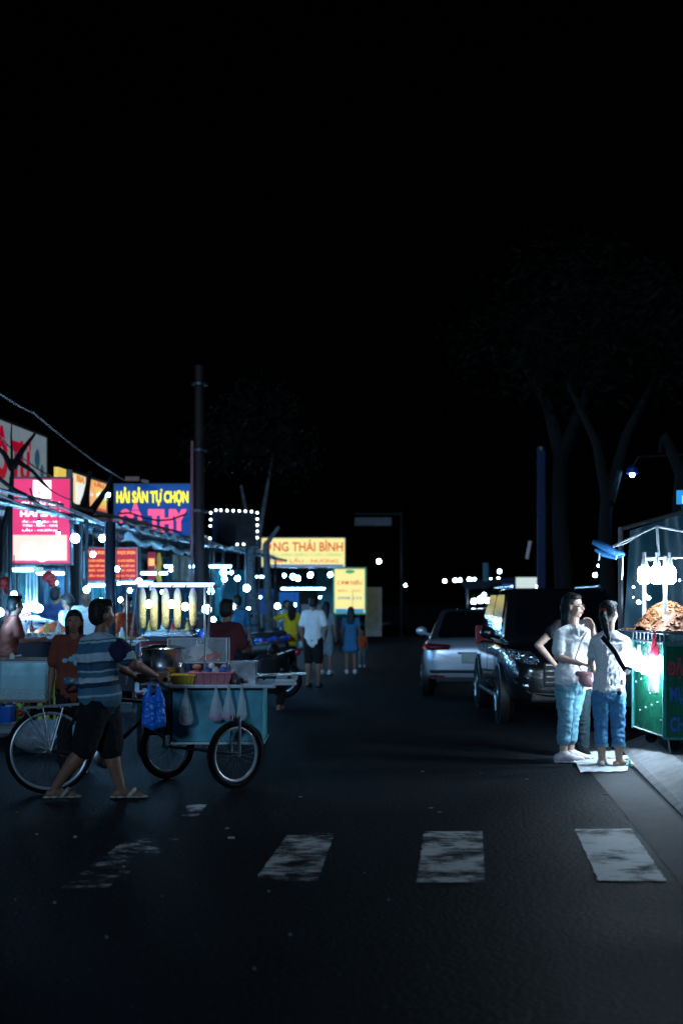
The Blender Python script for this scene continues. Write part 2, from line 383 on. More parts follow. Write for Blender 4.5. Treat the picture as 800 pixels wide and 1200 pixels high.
def hand(mb, wr, d, nrm, s=1.0, curl=.5, side=1, thumb_up=None):
    """palm, four unequal bent fingers and a thumb from its side"""
    d = d.normalized(); nrm = (nrm - d * nrm.dot(d)).normalized(); ax = d.cross(nrm) * side
    pc = wr + d * .045 * s
    for t in (-.027, -.009, .009, .027): mb.cap(wr + d * .008 * s + ax * t * .6 * s, .014 * s, wr + d * .08 * s + ax * t * s, .0115 * s, 8)
    for t, ln in ((-.030, .060), (-.0105, .072), (.0105, .068), (.030, .054)):
        p = wr + d * .084 * s + ax * t * 1.04 * s; a = curl * .5; dd = d + ax * t * 3; r_ = .0092 * s
        for q, k in enumerate((.45, .32, .23)):
            a2 = a + curl * .55 * q; v = (dd * math.cos(a2) + nrm * math.sin(a2)).normalized()
            p2 = p + v * ln * k * s * 1.02; mb.cap(p, r_, p2, r_ * .9, 8); p = p2; r_ *= .9
    b = wr + d * .02 * s - ax * .026 * s; b2 = b + (d * .8 - ax * .75 + nrm * .25).normalized() * .036 * s; b3 = b2 + (d + nrm * .45 - ax * .1).normalized() * .03 * s
    mb.cap(b, .013 * s, b2, .0108 * s, 8); mb.cap(b2, .0105 * s, b3, .009 * s, 8)
def person(label, base, j, yaw, h=1.6, top=None, toplen=.1, sleeve=.55, bottom=None, leg=1.0, skin=None, hair='short', shoes=None, near=False,
           hyaw=None, hdown=0.0, skirt=None, face=True, group=None, girth=1.0, foot=(None, None), curl=.5, hdir=(None, None), coll=None, cat='person', hrad=1.0, feet=True):
    s = h / 1.65; T = thing('person', label, cat, base, 0, group); j = {k: Vector(v) for k, v in j.items()}
    skin = skin or SKIN; hyaw = yaw if hyaw is None else hyaw; vx = .0062 if near else .014
    f = Vector((math.sin(yaw), math.cos(yaw), 0))
    sh = (j['shR'] - j['shL']); sh = sh.normalized() if sh.length > 1e-3 else Vector((math.cos(yaw), -math.sin(yaw), 0))
    hp = (j['hipR'] - j['hipL']); hp = hp.normalized() if hp.length > .02 else sh
    g = girth * s
    def torso(mb, e, low=True):
        for a, b, ra, rb, wa, wb in (('chest', 'waist', .098, .088, .068, .055), ('waist', 'pelvis', .088, .1, .055, .065)):
            for t in (-1, 0, 1): mb.cap(j[a] + sh * wa * t * g, ra * g + e, j[b] + sh * wb * t * g, rb * g + e, 12)
        for k, sd in (('shL', -1), ('shR', 1)):
            mb.cap(j['chest'] + sh * .066 * sd * g, .094 * g + e, j[k] - sh * sd * .045 * s - Vector((0, 0, .03 * s)), .06 * g + e, 12)
            mb.cap(j['neck'] - Vector((0, 0, .035 * s)), .052 * s + e, j[k], .05 * g + e * .8, 12)
    B = MB()
    if not top: torso(B, 0)
    else: torso(B, -.012)
    B.cap(j['neck'] - Vector((0, 0, .04 * s)), .056 * s, j['head'] - Vector((0, 0, .05 * s)), .05 * s)
    # head
    hf = Vector((math.sin(hyaw) * math.cos(hdown), math.cos(hyaw) * math.cos(hdown), -math.sin(hdown))); hr = Vector((math.cos(hyaw), -math.sin(hyaw), 0)); hu = hr.cross(hf)
    M = Matrix((hr, hf, hu)).transposed(); H = j['head']; q = s * hrad
    def hp_(x, y, z): return H + M @ Vector((x, y, z)) * q
    B.ell(hp_(0, -.012, .03), (.074 * q, .09 * q, .085 * q), M, 20, 14); B.ell(hp_(0, .022, -.022), (.058 * q, .064 * q, .088 * q), M, 20, 14)
    B.ell(hp_(0, .05, -.078), (.03 * q, .028 * q, .024 * q), M)
    B.cap(hp_(0, .083, .012), .0075 * q, hp_(0, .102, -.024), .0125 * q, 8); B.ell(hp_(0, .088, -.03), (.019 * q, .014 * q, .009 * q), M)
    B.ell(hp_(0, .08, -.055), (.023 * q, .012 * q, .012 * q), M)
    for sd in (-1, 1):
        B.ell(hp_(.074 * sd, -.005, -.008), (.011 * q, .021 * q, .032 * q), M); B.ell(hp_(.036 * sd, .06, -.025), (.024 * q, .02 * q, .024 * q), M)
    for k in 'LR':
        B.cap(j['sh' + k], .046 * g, j['el' + k], .036 * g); B.cap(j['el' + k], .037 * g, j['wr' + k].lerp(j['el' + k], .15), .026 * s); B.cap(j['el' + k].lerp(j['wr' + k], .2), .038 * g, j['wr' + k], .0235 * s)
        dd = hdir[0 if k == 'L' else 1] or (j['wr' + k] - j['el' + k]); dd = Vector(dd)
        inw = (-sh if k == 'R' else sh) ; 
        if abs(dd.normalized().dot(inw)) > .8: inw = Vector((0, 0, -1))
        hand(B, j['wr' + k], dd, inw, s, curl, 1 if k == 'R' else -1)
        kn, an, hi = j['kn' + k], j['an' + k], j['hip' + k]
        B.cap(hi, .088 * g, kn, .056 * g); calf = kn.lerp(an, .3) - f * .012 * s
        B.cap(kn, .054 * g, calf, .052 * g); B.cap(calf, .052 * g, an, .034 * s)
        if feet:
            fy = foot[0 if k == 'L' else 1]; fy = yaw if fy is None else fy; ff = Vector((math.sin(fy), math.cos(fy), 0)); gz = an.z - .075 * s
            fl = Vector((an.x, an.y, gz))
            B.cap(an - Vector((0, 0, .02 * s)), .034 * s, fl + ff * .1 * s + Vector((0, 0, .028 * s)), .028 * s); B.cap(fl - ff * .045 * s + Vector((0, 0, .03 * s)), .03 * s, fl + ff * .15 * s + Vector((0, 0, .024 * s)), .022 * s)
            if not shoes or shoes[0] == 'slipper':
                fr = Vector((ff.y, -ff.x, 0))
                for t, ln in ((-.026, .185), (-.012, .18), (.002, .178), (.015, .172), (.028, .165)): B.cap(fl + ff * .13 * s + fr * t * s + Vector((0, 0, .018 * s)), .0125 * s, fl + ff * ln * s + fr * t * s + Vector((0, 0, .013 * s)), .0095 * s, 7)
    body = put(blob(B, vx, 5 if near else 3), 'body', skin, T)
    # hair
    Hh = MB()
    Hh.ell(hp_(0, -.03, .045), (.084 * q, .088 * q, .09 * q), M, 20, 14); Hh.ell(hp_(0, -.045, .0), (.08 * q, .07 * q, .085 * q), M, 20, 14)
    if hair != 'bob': Hh.ell(hp_(0, .03, .095), (.066 * q, .05 * q, .032 * q), M)
    else: Hh.ell(hp_(0, .02, .088), (.068 * q, .05 * q, .03 * q), M); Hh.ell(hp_(0, -.07, -.01), (.085 * q, .06 * q, .075 * q), M)
    if hair == 'long':
        for t in (-1, 0, 1):
            Hh.cap(hp_(.04 * t, -.06, .0), .055 * q, hp_(.055 * t, -.085, -.18), .05 * q); Hh.cap(hp_(.055 * t, -.085, -.18), .05 * q, hp_(.045 * t, -.1, -.36), .026 * q)
    if hair == 'bob':
        for t in (-1, 1): Hh.cap(hp_(.06 * t, -.025, .02), .034 * q, hp_(.062 * t, -.04, -.14), .024 * q)
        Hh.cap(hp_(0, -.07, 0), .055 * q, hp_(0, -.085, -.17), .042 * q); Hh.cap(hp_(-.03, -.075, 0), .05 * q, hp_(-.03, -.09, -.18), .032 * q)
    if hair == 'bun': Hh.ell(hp_(0, -.125, .03), .04 * q)
    if hair == 'pony':
        Hh.cap(hp_(.01, -.105, .03), .026 * q, hp_(.03, -.15, -.02), .034 * q); Hh.cap(hp_(.03, -.15, -.02), .038 * q, hp_(.06, -.15, -.13), .036 * q); Hh.cap(hp_(.06, -.15, -.13), .034 * q, hp_(.09, -.12, -.27), .013 * q)
    hh = put(blob(Hh, .007 if near else .014, 3, wr=.006 if near else .0, wf=34), 'hair', HAIR, T)
    if hair == 'pony':
        e = MB(); e.ell(hp_(.015, -.122, .02), (.037 * q, .02 * q, .037 * q), M); e.build('hair_tie', mat('red_elastic', (.7, .05, .03), .6), hh, True)
    if near and face:
        for sd in (-1, 1):
            e = MB(); e.ell(hp_(.031 * sd, .0735, .002), (.0135 * q, .008 * q, .0065 * q), M); e.build('eye', EYEW, T, True)
            e = MB(); e.ell(hp_(.031 * sd, .0805, .002), (.0055 * q, .003 * q, .0055 * q), M); e.build('iris', HAIR, T, True)
            e = MB(); e.tube([hp_(.016 * sd, .087, .022), hp_(.032 * sd, .085, .028), hp_(.049 * sd, .073, .021)], [.0028 * q, .0032 * q, .0016 * q], 6); e.build('eyebrow', HAIR, T, True)
        e = MB(); e.ell(hp_(0, .089, -.0515), (.02 * q, .007 * q, .0042 * q), M); e.ell(hp_(0, .0885, -.0585), (.0175 * q, .007 * q, .005 * q), M); e.build('lips', LIP, T, True)
    # shirt
    if top:
        S = MB(); torso(S, .012 * s)
        lo = j['pelvis'] - Vector((0, 0, toplen * s))
        for t in (-1, 0, 1): S.cap(j['pelvis'] + hp * .065 * t * g, .112 * g, lo + hp * .07 * t * g, .1 * g)
        for k in 'LR':
            e = j['sh' + k].lerp(j['el' + k], min(1, sleeve)); S.cap(j['sh' + k], .058 * g, e, (.064 if sleeve < .9 else .05) * g)
            if sleeve > 1: S.cap(j['el' + k], .05 * g, j['el' + k].lerp(j['wr' + k], sleeve - 1), .036 * g)
        if skirt:
            for t in (-1, 0, 1): S.cap(lo + hp * .07 * t * g, .1 * g, Vector((0, 0, skirt)) + Vector((lo.x, lo.y, 0)) + hp * .09 * t * g, .12 * g)
        shirt = put(blob(S, .008 if near else .016, 5, wr=(.005 if near else .003)), coll or 'shirt', top, T)
    if bottom:
        S = MB()
        for t in (-1, 0, 1): S.cap(j['pelvis'] + hp * .06 * t * g, .106 * g, (j['hipL'] + j['hipR']) / 2 + hp * .05 * t * g, .108 * g)
        for k in 'LR':
            kn, an, hi = j['kn' + k], j['an' + k], j['hip' + k]
            if leg <= .5: S.cap(hi, .104 * g, hi.lerp(kn, leg * 2), .088 * g)
            else:
                e = kn.lerp(an, min(1, leg * 2 - 1)); S.cap(hi, .1 * g, kn, .07 * g); S.cap(kn, .07 * g, e - f * .008, .067 * g)
        put(blob(S, .008 if near else .016, 5, wr=((.005 if bottom is DARKC else .0068) if near else .003), wf=9), 'shorts' if leg <= .55 else 'trousers', bottom, T)
    if shoes and feet:
        for i, k in enumerate('LR'):
            an = j['an' + k]; fy = foot[i]; fy = yaw if fy is None else fy; ff = Vector((math.sin(fy), math.cos(fy), 0)); fr = Vector((ff.y, -ff.x, 0)); fl = Vector((an.x, an.y, an.z - .075 * s)); o = MB()
            Z = Vector((0, 0, 1))
            if shoes[0] == 'slipper':
                for a, ra in ((-.06, .036), (0, .038), (.08, .046), (.14, .046), (.185, .036)): o.ell(fl + ff * a * s + Z * .004, (ra * s, ra * s, .012 * s), None, 14, 7)
                me = blob(o, .006 if near else .012, 3); sl = put(me, 'slipper', shoes[1], T)
                st = MB(); st.tube([fl + ff * .06 * s - fr * .045 * s + Z * .01, fl + ff * .1 * s - fr * .03 * s + Z * .055 * s, fl + ff * .11 * s + Z * .066 * s, fl + ff * .1 * s + fr * .03 * s + Z * .055 * s, fl + ff * .06 * s + fr * .045 * s + Z * .01], .016 * s, 8); st.build('strap', shoes[1], sl, True)
            else:
                o.cap(fl - ff * .05 * s + Z * .045 * s, .046 * s, fl + ff * .02 * s + Z * .062 * s, .052 * s); o.cap(fl + ff * .02 * s + Z * .06 * s, .052 * s, fl + ff * .11 * s + Z * .038 * s, .04 * s); o.cap(fl + ff * .1 * s + Z * .036 * s, .042 * s, fl + ff * .17 * s + Z * .03 * s, .032 * s)
                o.cap(an - Z * .01, .045 * s, an + Z * .01 * s, .045 * s)
                sl = put(blob(o, .006 if near else .012, 4), 'shoe', shoes[1], T)
                so_ = MB()
                for a, ra in ((-.05, .042), (.02, .044), (.09, .05), (.15, .046), (.18, .038)): so_.ell(fl + ff * a * s + Z * .012, (ra * s, ra * s, .014 * s), None, 14, 7)
                put(blob(so_, .006 if near else .012, 3), 'sole', WHITEP, sl)
    return T, j, hp_
# ------------------------------------------------------------------ the setting
g = MB(); g.add([(-400, -30, 0), (400, -30, 0), (400, 900, 0), (-400, 900, 0)], [(0, 1, 2, 3)]); struct('road', g, ASPH)
def strip(name, pts, z, m):
    b = MB(); b.add([(*p[:2], z) for p in pts], [tuple(range(len(pts)))]); return struct(name, b, m)
def gp(px, py):
    Y = FPX * HC / (py - HZ); return Vector(((px - CX) / FPX * Y, Y, 0))
for quad, thr in (([(673, 973), (740, 973), (780, 1034), (701, 1034)], .67), ([(497, 976), (565, 976), (568, 1036), (488, 1036)], .73),
                  ([(338, 978), (392, 978), (372, 1034), (298, 1034)], .77), ([(150, 984), (212, 984), (126, 1042), (72, 1042)], .82), ([(220, 944), (243, 944), (232, 958), (212, 958)], .83)):
    q = [gp(*p) for p in quad]; b = MB(); b.sheet([(p.x, p.y, .008) for p in q], 60, 60, lambda u, v, p: p + Vector((noise.noise(p * 31) * .008 + noise.noise(p * 77) * .008, noise.noise(p * 53 + Vector((9, 0, 0))) * .014, 0)) * (1 if min(u, 1 - u, v, 1 - v) < .02 else 0)); o = struct('crosswalk_marking', b, worn_paint('road_paint', thr))
# right-hand gutter, sloping kerb and pavement; the kerb swings away behind the crowd to make room for parked cars
def uline(pts, z): return [U(u, Y, z) for u, Y in pts]
b = MB(); b.sheet([U(1.22, 2, .004), U(1.5, 2, .004), U(1.5, 17, .004), U(1.06, 17, .004)], 2, 30); struct('gutter', b, concrete('gutter_concrete', (.02, .022, .025), (.05, .052, .056), 5))
b = MB(); E = [(-5, 1.53), (3, 1.53), (8, 1.53), (11, 1.53), (13.5, 1.54), (15.2, 1.6), (15.9, 2.4), (16.3, 3.3), (26, 3.3), (90, 3.3)]
prof = [(0, -.02), (0, .018), (.05, .05), (.27, .135), (.33, .145)]
vs = []; 
for Y, u in E:
    for du, z in prof: vs.append(U(u + du, Y, z))
n = len(prof); b.add(vs, [(i * n + k, i * n + k + 1, (i + 1) * n + k + 1, (i + 1) * n + k) for i in range(len(E) - 1) for k in range(n - 1)]); struct('kerb', b, CONCK)
b = MB(); vs = []
for Y, u in E: vs += [U(u + .33, Y, .145), U(u + 30, Y, .16)]
b.add(vs, [(2 * i, 2 * i + 1, 2 * i + 3, 2 * i + 2) for i in range(len(E) - 1)]); struct('pavement', b, concrete('dark_paving', (.035, .036, .04), (.09, .09, .095), 3))
# left-hand kerb and pavement
b = MB(); b.prism([U(-5.35, 9, 0), U(-5.35, 9, .12), U(-5.5, 9, .125), U(-5.5, 9, 0)], U(0, 90) - U(0, 0)); struct('kerb', b, CONCK)
b = MB(); b.sheet([U(-30, 9, .118), U(-5.5, 9, .118), U(-5.5, 100, .118), U(-30, 100, .118)], 8, 40); struct('pavement', b, CONC)
# litter on the road
b = MB(); sc_ = [gp(*p) for p in ((20, 953), (43, 979), (225, 951), (88, 982), (271, 983), (352, 935), (315, 1046), (125, 1100), (145, 1017), (298, 1137), (18, 1056), (495, 905), (563, 907), (617, 914), (709, 932), (505, 948), (190, 1052), (340, 1097), (455, 1056), (600, 1000), (720, 950), (735, 962))]
for k in range(4): sc_.append(gp(random.uniform(20, 780), random.uniform(935, 1180)))
for i, p in enumerate(sc_):
    r_ = random.uniform(.006, .014) * (1.5 if i < 12 else 1) * (.5 if p.y < 9 else 1); a = random.uniform(0, 3)
    b.box(p + Vector((0, 0, .006)), (r_ * 2.2, r_, .006), rz=a, rx=random.uniform(-.2, .2))
o = b.build('litter', mat('pale_scraps', (.5, .5, .48), .7)); tag(o, kind='stuff')

def bulb(p, r, label, m=None, cord=.5, group='lit bulbs hanging under the left stall roofs', cat='light bulb', shade=None):
    m = m or B_MID; r = r * .72 * random.uniform(.62, 1.12); T = thing('hanging_bulb', label, cat, p, 0, group)
    b = MB(); b.lathe([(0.001, -r), (r * .5, -r * .87), (r * .87, -r * .5), (r, 0), (r * .87, r * .5), (r * .5, r * .95), (.001, r * 1.05)], n=14); b.build('globe', m, T, True)
    b = MB(); b.cyl((0, 0, r * 1.0), r * .32, r * .7, 10); b.build('socket', BLACKP, T, True)
    if cord: b = MB(); b.tube([(0, 0, r * 1.7), (.0, 0, cord)], .006, 5); b.build('cord', BLACKP, T)
    if shade:
        b = MB(); b.lathe([(r * .5, r * 1.9), (r * .8, r * 1.7), (r * 1.5, r * 1.0), (r * 2.1, r * .7)], n=18); b.build('lamp_shade', shade, T, True)
    return T
def signboard(name, label, cat, px0, px1, py0, py1, Y, panel, frame, th=.09, rz=0.0, group=None, fr=.03, posts=None):
    a, c = P(px0, py1, Y), P(px1, py0, Y); w_, h_ = c.x - a.x, c.z - a.z
    T = thing(name, label, cat, ((a.x + c.x) / 2, Y, a.z), rz, group)
    b = MB(); b.box((0, th / 2, h_ / 2), (w_ - fr, th, h_ - fr)); b.build('panel', panel, T)
    if frame:
        b = MB(); f2 = fr
        for x in (-w_ / 2, w_ / 2): b.box((x, th / 2 - .004, h_ / 2), (f2, th + .02, h_ + f2))
        for z in (0, h_): b.box((0, th / 2 - .004, z), (w_ - f2, th + .02, f2))
        b.build('frame', frame, T)
    if posts:
        for x in posts:
            b = MB(); b.tube([(x * w_ / 2, th / 2 + .05, -a.z), (x * w_ / 2, th / 2 + .05, h_ * .5)], .03, 8); b.build('post', DSTEEL, T)
    return T, w_, h_

# ---- pink lit menu sign
MPINK = glow('pink_panel', (.92, .03, .18), .85)
T, w_, h_ = signboard('menu_sign', 'large glowing pink upright menu sign behind the left awning tube', 'sign', 12, 83, 560, 661, 22.3, MPINK, DSTEEL, .12, posts=(-.8, .8))
SW = glow('sign_white', (1, .8, .9), 2.4); SH = glow('sign_white_hot', (1, .97, .95), 3.2)
def card(nm, m, x0, x1, z0, z1, par, d=.012, y=-.004):
    b = MB(); b.box(((x0 + x1) / 2, y - d / 2, (z0 + z1) / 2), (x1 - x0, d, z1 - z0)); return b.build(nm, m, par)
X = lambda px: (px - 47.5) / 71 * w_; Z = lambda py: (661 - py) / 101 * h_
card('picture', glow('dish_photo', (1, .74, .6), 1.0), X(15.5), X(78.5), Z(657), Z(627), T)
card('logo_card', SW, X(39), X(60), Z(584), Z(563), T)
text('BẾP', X(54) - X(45), Z(575) - Z(579), BLACKP, T, at=((X(49)), -.02, Z(577)))
text('QUÁN ĂN', X(71) - X(25), Z(586) - Z(595), SW, T, at=(0, -.01, Z(590.5)), bold=.03)
text('HẢI SẢN', X(72) - X(25), Z(597) - Z(606), SW, T, at=(0, -.01, Z(601)), bold=.03)
for q, (s_, y) in enumerate((('ỐC - NGHÊU - SÒ', 611), ('TÔM - CUA - GHẸ', 616), ('LẨU - NƯỚNG', 621))): text(s_, X(69) - X(27), Z(0) - Z(3.2), SW, T, at=(0, -.01, Z(y)))
for px, py, r1, r2 in ((34, 646, .13, .04), (50, 650, .11, .05), (64, 646, .12, .045)): b = MB(); b.lathe([(.001, 0), (r1, 0), (r1, r2 * .4), (.001, r2 * .5)], (X(px), -.02, Z(py)), 18, Matrix.Rotation(R(90), 3, 'X')); b.build('dish_picture', SH, T)
# under-sign cloth valance
b = MB(); b.box(P(28, 668, 22.2), (.6, .06, .09), bev=.02); o = b.build('valance_board', mat('cream_board', (.75, .7, .45), .6)); tag(o, 'cream board lying just under the pink menu sign', 'sign board')

# ---- blue two-line sign
NAVY = glow('blue_panel', (.0, .045, .26), .85)
T, w_, h_ = signboard('shop_sign', 'blue sign with yellow line over pink name, left of the tall pole', 'sign', 133.5, 226, 567, 628, 31, NAVY, DSTEEL, .12, fr=.02, posts=(-.7, .7))
X = lambda px: (px - 180) / 92.5 * w_; Z = lambda py: (628 - py) / 61 * h_
YEL = glow('yellow_letters', (.95, .85, .0), 1.6); PNK = glow('pink_letters', (1, .08, .22), 1.5); PNK2 = glow('pink_outline', (1, .3, .4), 1.3)
text('HẢI SẢN TỰ CHỌN', X(221) - X(137), Z(571) - Z(593), YEL, T, at=(X(179), -.02, Z(582)), bold=.035)
text('CÔ', X(167) - X(140), Z(590) - Z(623), PNK, T, at=(X(153), -.02, Z(607)), bold=.06)
text('THY', X(219) - X(174), Z(597) - Z(624), PNK, T, at=(X(196.5), -.02, Z(610.5)), bold=.06)
b = MB(); b.tube([P(138, 602, 30.7), P(152, 601, 30.7), P(170, 607, 30.7), P(185, 610, 30.7), P(200, 609, 30.7), P(219, 602, 30.7)], .022, 6)
o = b.build('cable', BLACKP); tag(o, 'thick black cable sagging across the pink name of the blue sign', 'cable')
b = MB(); b.sheet([P(146, 622, 29.8), P(174, 626, 29.8), P(174, 610, 30.3), P(146, 607, 30.3)], 10, 6, lambda u, v, p: p + Vector((0, .06 * math.sin(u * 9), .02 * math.sin(v * 7 + u * 5)))); o = b.build('tarp', TARPT, None, True); tag(o, 'teal tarp scrap covering the foot of the blue sign', 'tarp')
b = MB(); b.box(P(155, 561, 30.5), (.3, .05, .09)); b.box(P(170, 564, 30.5), (.16, .05, .06), ry=.2); o = b.build('roof_scrap', mat('pink_cream_board', (.5, .3, .25), .6)); tag(o, 'small tilted board above the top edge of the blue sign', 'board')

# ---- big white banner with red capitals, parallel with the street
def street_sign(name, label, cat, u, px0, px1, pt, pb, panel, frame=None, th=.07, group=None):
    """a board whose face runs along the street; px0/px1 fix its two ends, pt/pb its top and bottom rows at px0"""
    y_ = lambda px: u / ((px - CX) / FPX - SL)
    Y0, Y1 = y_(px0), y_(px1); z1 = HC - (pt - HZ) / FPX * Y0; z0 = HC - (pb - HZ) / FPX * Y0
    L_ = (U(u, Y1) - U(u, Y0)).length; rz = math.atan2(Y1 - Y0, U(u, Y1).x - U(u, Y0).x)
    c = (U(u, Y0) + U(u, Y1)) / 2; T = thing(name, label, cat, (c.x, c.y, z0), rz, group)
    b = MB(); b.box((0, th / 2, (z1 - z0) / 2), (L_, th, z1 - z0)); b.build('panel', panel, T)
    if frame:
        b = MB()
        for x in (-L_ / 2, L_ / 2): b.box((x, th / 2, (z1 - z0) / 2), (.05, th + .03, z1 - z0 + .05))
        for z in (0, z1 - z0): b.box((0, th / 2, z), (L_ - .05, th + .03, .05))
        b.build('frame', frame, T)
    return T, L_, z1 - z0
WORN = mat('worn_white_panel', (.42, .52, .6), .5, var=.5, scale=2.2, emit=(.35, .5, .62), es=.3)  # faint emission put into panel, letters and picture to brighten them
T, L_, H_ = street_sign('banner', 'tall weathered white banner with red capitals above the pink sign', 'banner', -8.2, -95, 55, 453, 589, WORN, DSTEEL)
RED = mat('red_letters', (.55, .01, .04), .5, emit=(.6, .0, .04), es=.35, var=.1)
k0, k1 = (-8.2) / ((-95 - CX) / FPX - SL), (-8.2) / ((55 - CX) / FPX - SL)
def sx(px): return ((-8.2) / ((px - CX) / FPX - SL) - (k0 + k1) / 2) * math.sqrt(1 + SL * SL)
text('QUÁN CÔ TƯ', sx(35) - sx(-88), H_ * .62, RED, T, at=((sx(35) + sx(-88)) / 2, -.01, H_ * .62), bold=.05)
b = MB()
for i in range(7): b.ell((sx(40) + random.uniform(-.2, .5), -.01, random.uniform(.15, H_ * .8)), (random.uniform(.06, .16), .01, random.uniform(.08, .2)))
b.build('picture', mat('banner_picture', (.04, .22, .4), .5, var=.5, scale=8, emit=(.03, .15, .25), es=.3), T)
# yellow fascia boards
YP = glow('yellow_panel', (1, .72, .12), .75); YP2 = glow('cream_panel', (.95, .72, .45), .9)
T, L_, H_ = street_sign('menu_board', 'small yellow lit board right of the white banner', 'sign', -6.9, 68, 77.5, 547, 566, YP)
T, L_, H_ = street_sign('menu_board', 'cream and yellow lit fascia board nearest the pink sign', 'sign', -6.9, 84, 101, 552, 591, YP2, DSTEEL)
card('picture', glow('pale_photo', (.9, .95, .9), .9), L_ * -.2, L_ * .4, H_ * .05, H_ * .7, T); text('BIA', L_ * .5, H_ * .2, glow('orange_print', (.9, .35, .05), .7), T, at=(0, -.02, H_ * .82))
T, L_, H_ = street_sign('menu_board', 'orange and yellow lit fascia board left of the blue sign', 'sign', -6.9, 104, 125, 559, 597, glow('orange_panel', (1, .5, .15), .85), DSTEEL)
card('picture', YP, -L_ * .1, L_ * .42, H_ * .25, H_ * .75, T); card('stripe', glow('red_print', (.9, .15, .08), .6), -L_ * .42, L_ * .45, H_ * .03, H_ * .12, T); text('LẨU', L_ * .5, H_ * .18, glow('red_print', (.9, .15, .08), .6), T, at=(0, -.02, H_ * .86))

# ---- dark board edged with small white lights
T, w_, h_ = signboard('light_bordered_sign', 'black board outlined by a row of small white lights', 'sign', 248, 301, 600, 640, 34, BLACK, None, .08, fr=0, posts=(-.5, .5))
LED = glow('border_light', (.75, .9, 1), 9)
X = lambda px: (px - 274.5) / 53 * w_; Z = lambda py: (640 - py) / 40 * h_
for px, py in [(253, 598)] + [(259 + 7.15 * i, 598 + .3 * i) for i in range(6)] + [(301.5, 601 + 7.3 * i) for i in range(5)] + [(247, 601), (247, 609), (246.5, 616.5), (246, 631), (278, 638), (285.5, 638)]:
    b = MB(); b.ell((X(px), -.03, Z(py)), .026, None, 10, 7); b.build('border_light', LED, T, True)

# ---- far yellow restaurant sign
YB = glow('bright_yellow_panel', (.95, .87, .33), 1.0); RD = glow('red_lettering', (.75, .08, .02), .8); GRN = glow('green_lettering', (.1, .45, .2), .7)
T, w_, h_ = signboard('restaurant_sign', 'wide yellow lit restaurant sign with red name at the street end', 'sign', 306, 404.5, 630, 665, 48, YB, DSTEEL, .15, fr=.04, posts=(-.95, .95))
X = lambda px: (px - 355) / 98.5 * w_; Z = lambda py: (665 - py) / 35 * h_
text('LƯƠNG THÁI BÌNH', X(398) - X(292), Z(632) - Z(646), RD, T, at=(X(345) + .1, -.02, Z(639.5)), bold=.02)
text('ĐẶC SẢN BIỂN TƯƠI SỐNG', X(400) - X(312), Z(0) - Z(4), GRN, T, at=(X(356), -.02, Z(650))); text('CƠM - LẨU - NƯỚNG', X(396) - X(312), Z(0) - Z(6), RD, T, at=(X(354), -.02, Z(656.5)))
card('stripe', glow('blue_print', (.02, .2, .6), .7), X(308), X(402), Z(664), Z(661.5), T)
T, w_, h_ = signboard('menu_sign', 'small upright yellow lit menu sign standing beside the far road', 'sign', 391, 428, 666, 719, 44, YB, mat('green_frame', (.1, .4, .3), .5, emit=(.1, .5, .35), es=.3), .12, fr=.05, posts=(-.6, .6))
X = lambda px: (px - 409.5) / 37 * w_; Z = lambda py: (719 - py) / 53 * h_
b = MB(); b.ell((X(410), -.02, Z(670)), (.15, .02, .06)); b.build('logo', GRN, T)
text('CƠM NIÊU', X(424) - X(395), Z(0) - Z(6), RD, T, at=(X(409.5), -.02, Z(682.5)), bold=.02); text('BÚN - PHỞ', X(423) - X(396), Z(0) - Z(3), RD, T, at=(X(409.5), -.02, Z(692)))
text('0908 123', X(424) - X(396), Z(0) - Z(3), glow('blue_print2', (.05, .2, .5), .6), T, at=(X(409.5), -.02, Z(701)))
card('stripe', glow('blue_print3', (.05, .3, .6), .8), X(393), X(426), Z(718), Z(713.5), T); card('picture', SH, X(407), X(412), Z(718), Z(714), T, .02, -.02)
o = MB().box(P(437.5, 717, 46), (.53, .5, 1.6), bev=.03).build('metal_cabinet', mat('grey_cabinet', (.3, .33, .36), .6)); tag(o, 'tall pale grey cabinet right of the upright yellow sign', 'cabinet')

# ---- shop row along the left pavement
SHUT = corrugated('rolling_shutter', (.16, .36, .5), 30, 'X'); WALLB = concrete('teal_wall', (.05, .22, .27), (.12, .38, .44), 1.5)
DARKW = concrete('dark_wall', (.012, .013, .016), (.03, .03, .034), 1.2)
def shop(label, Y0, Y1, u, hgt, shutters):
    c = U(u, (Y0 + Y1) / 2); T = thing('shop_building', label, 'building', (c.x, c.y, .12), ROADROT + math.pi / 2)
    L_ = (U(u, Y1) - U(u, Y0)).length   # local x runs away down the street, -y faces the road
    b = MB(); b.box((0, 4, hgt / 2 + 1.3), (L_, 8, hgt - 2.6)); b.box((-L_ / 2 + .1, 4, 1.3), (.2, 8, 2.6)); b.box((L_ / 2 - .1, 4, 1.3), (.2, 8, 2.6)); b.box((0, 7.9, 1.3), (L_ - .4, .2, 2.6)); b.build('wall', DARKW, T)
    n = shutters; wd = (L_ - .4) / n
    for i in range(n):
        x = -L_ / 2 + .2 + wd * (i + .5); m = (SHUT, WALLB)[i % 2]
        b = MB(); b.box((x, .15, 1.3), (wd - .16, .06, 2.58)); b.build('shutter' if m is SHUT else 'shop_front', m, T)
        b = MB(); b.box((x + wd / 2 - .04, .08, 1.3), (.16, .18, 2.6)); b.build('pillar', CONC, T)
    for i in range(max(2, n)):
        x = -L_ / 2 + wd * (i + .5); b = MB(); b.box((x, -.03, hgt * .7), (1.1, .05, 1.2)); wn = b.build('window', TINT, T)
        b = MB(); b.box((x, -.07, hgt * .7 - .64), (1.3, .12, .06)); b.build('sill', CONC, wn)
    b = MB(); b.box((0, -.15, 2.72), (L_, .5, .1)); b.build('ledge', CONC, T); return T
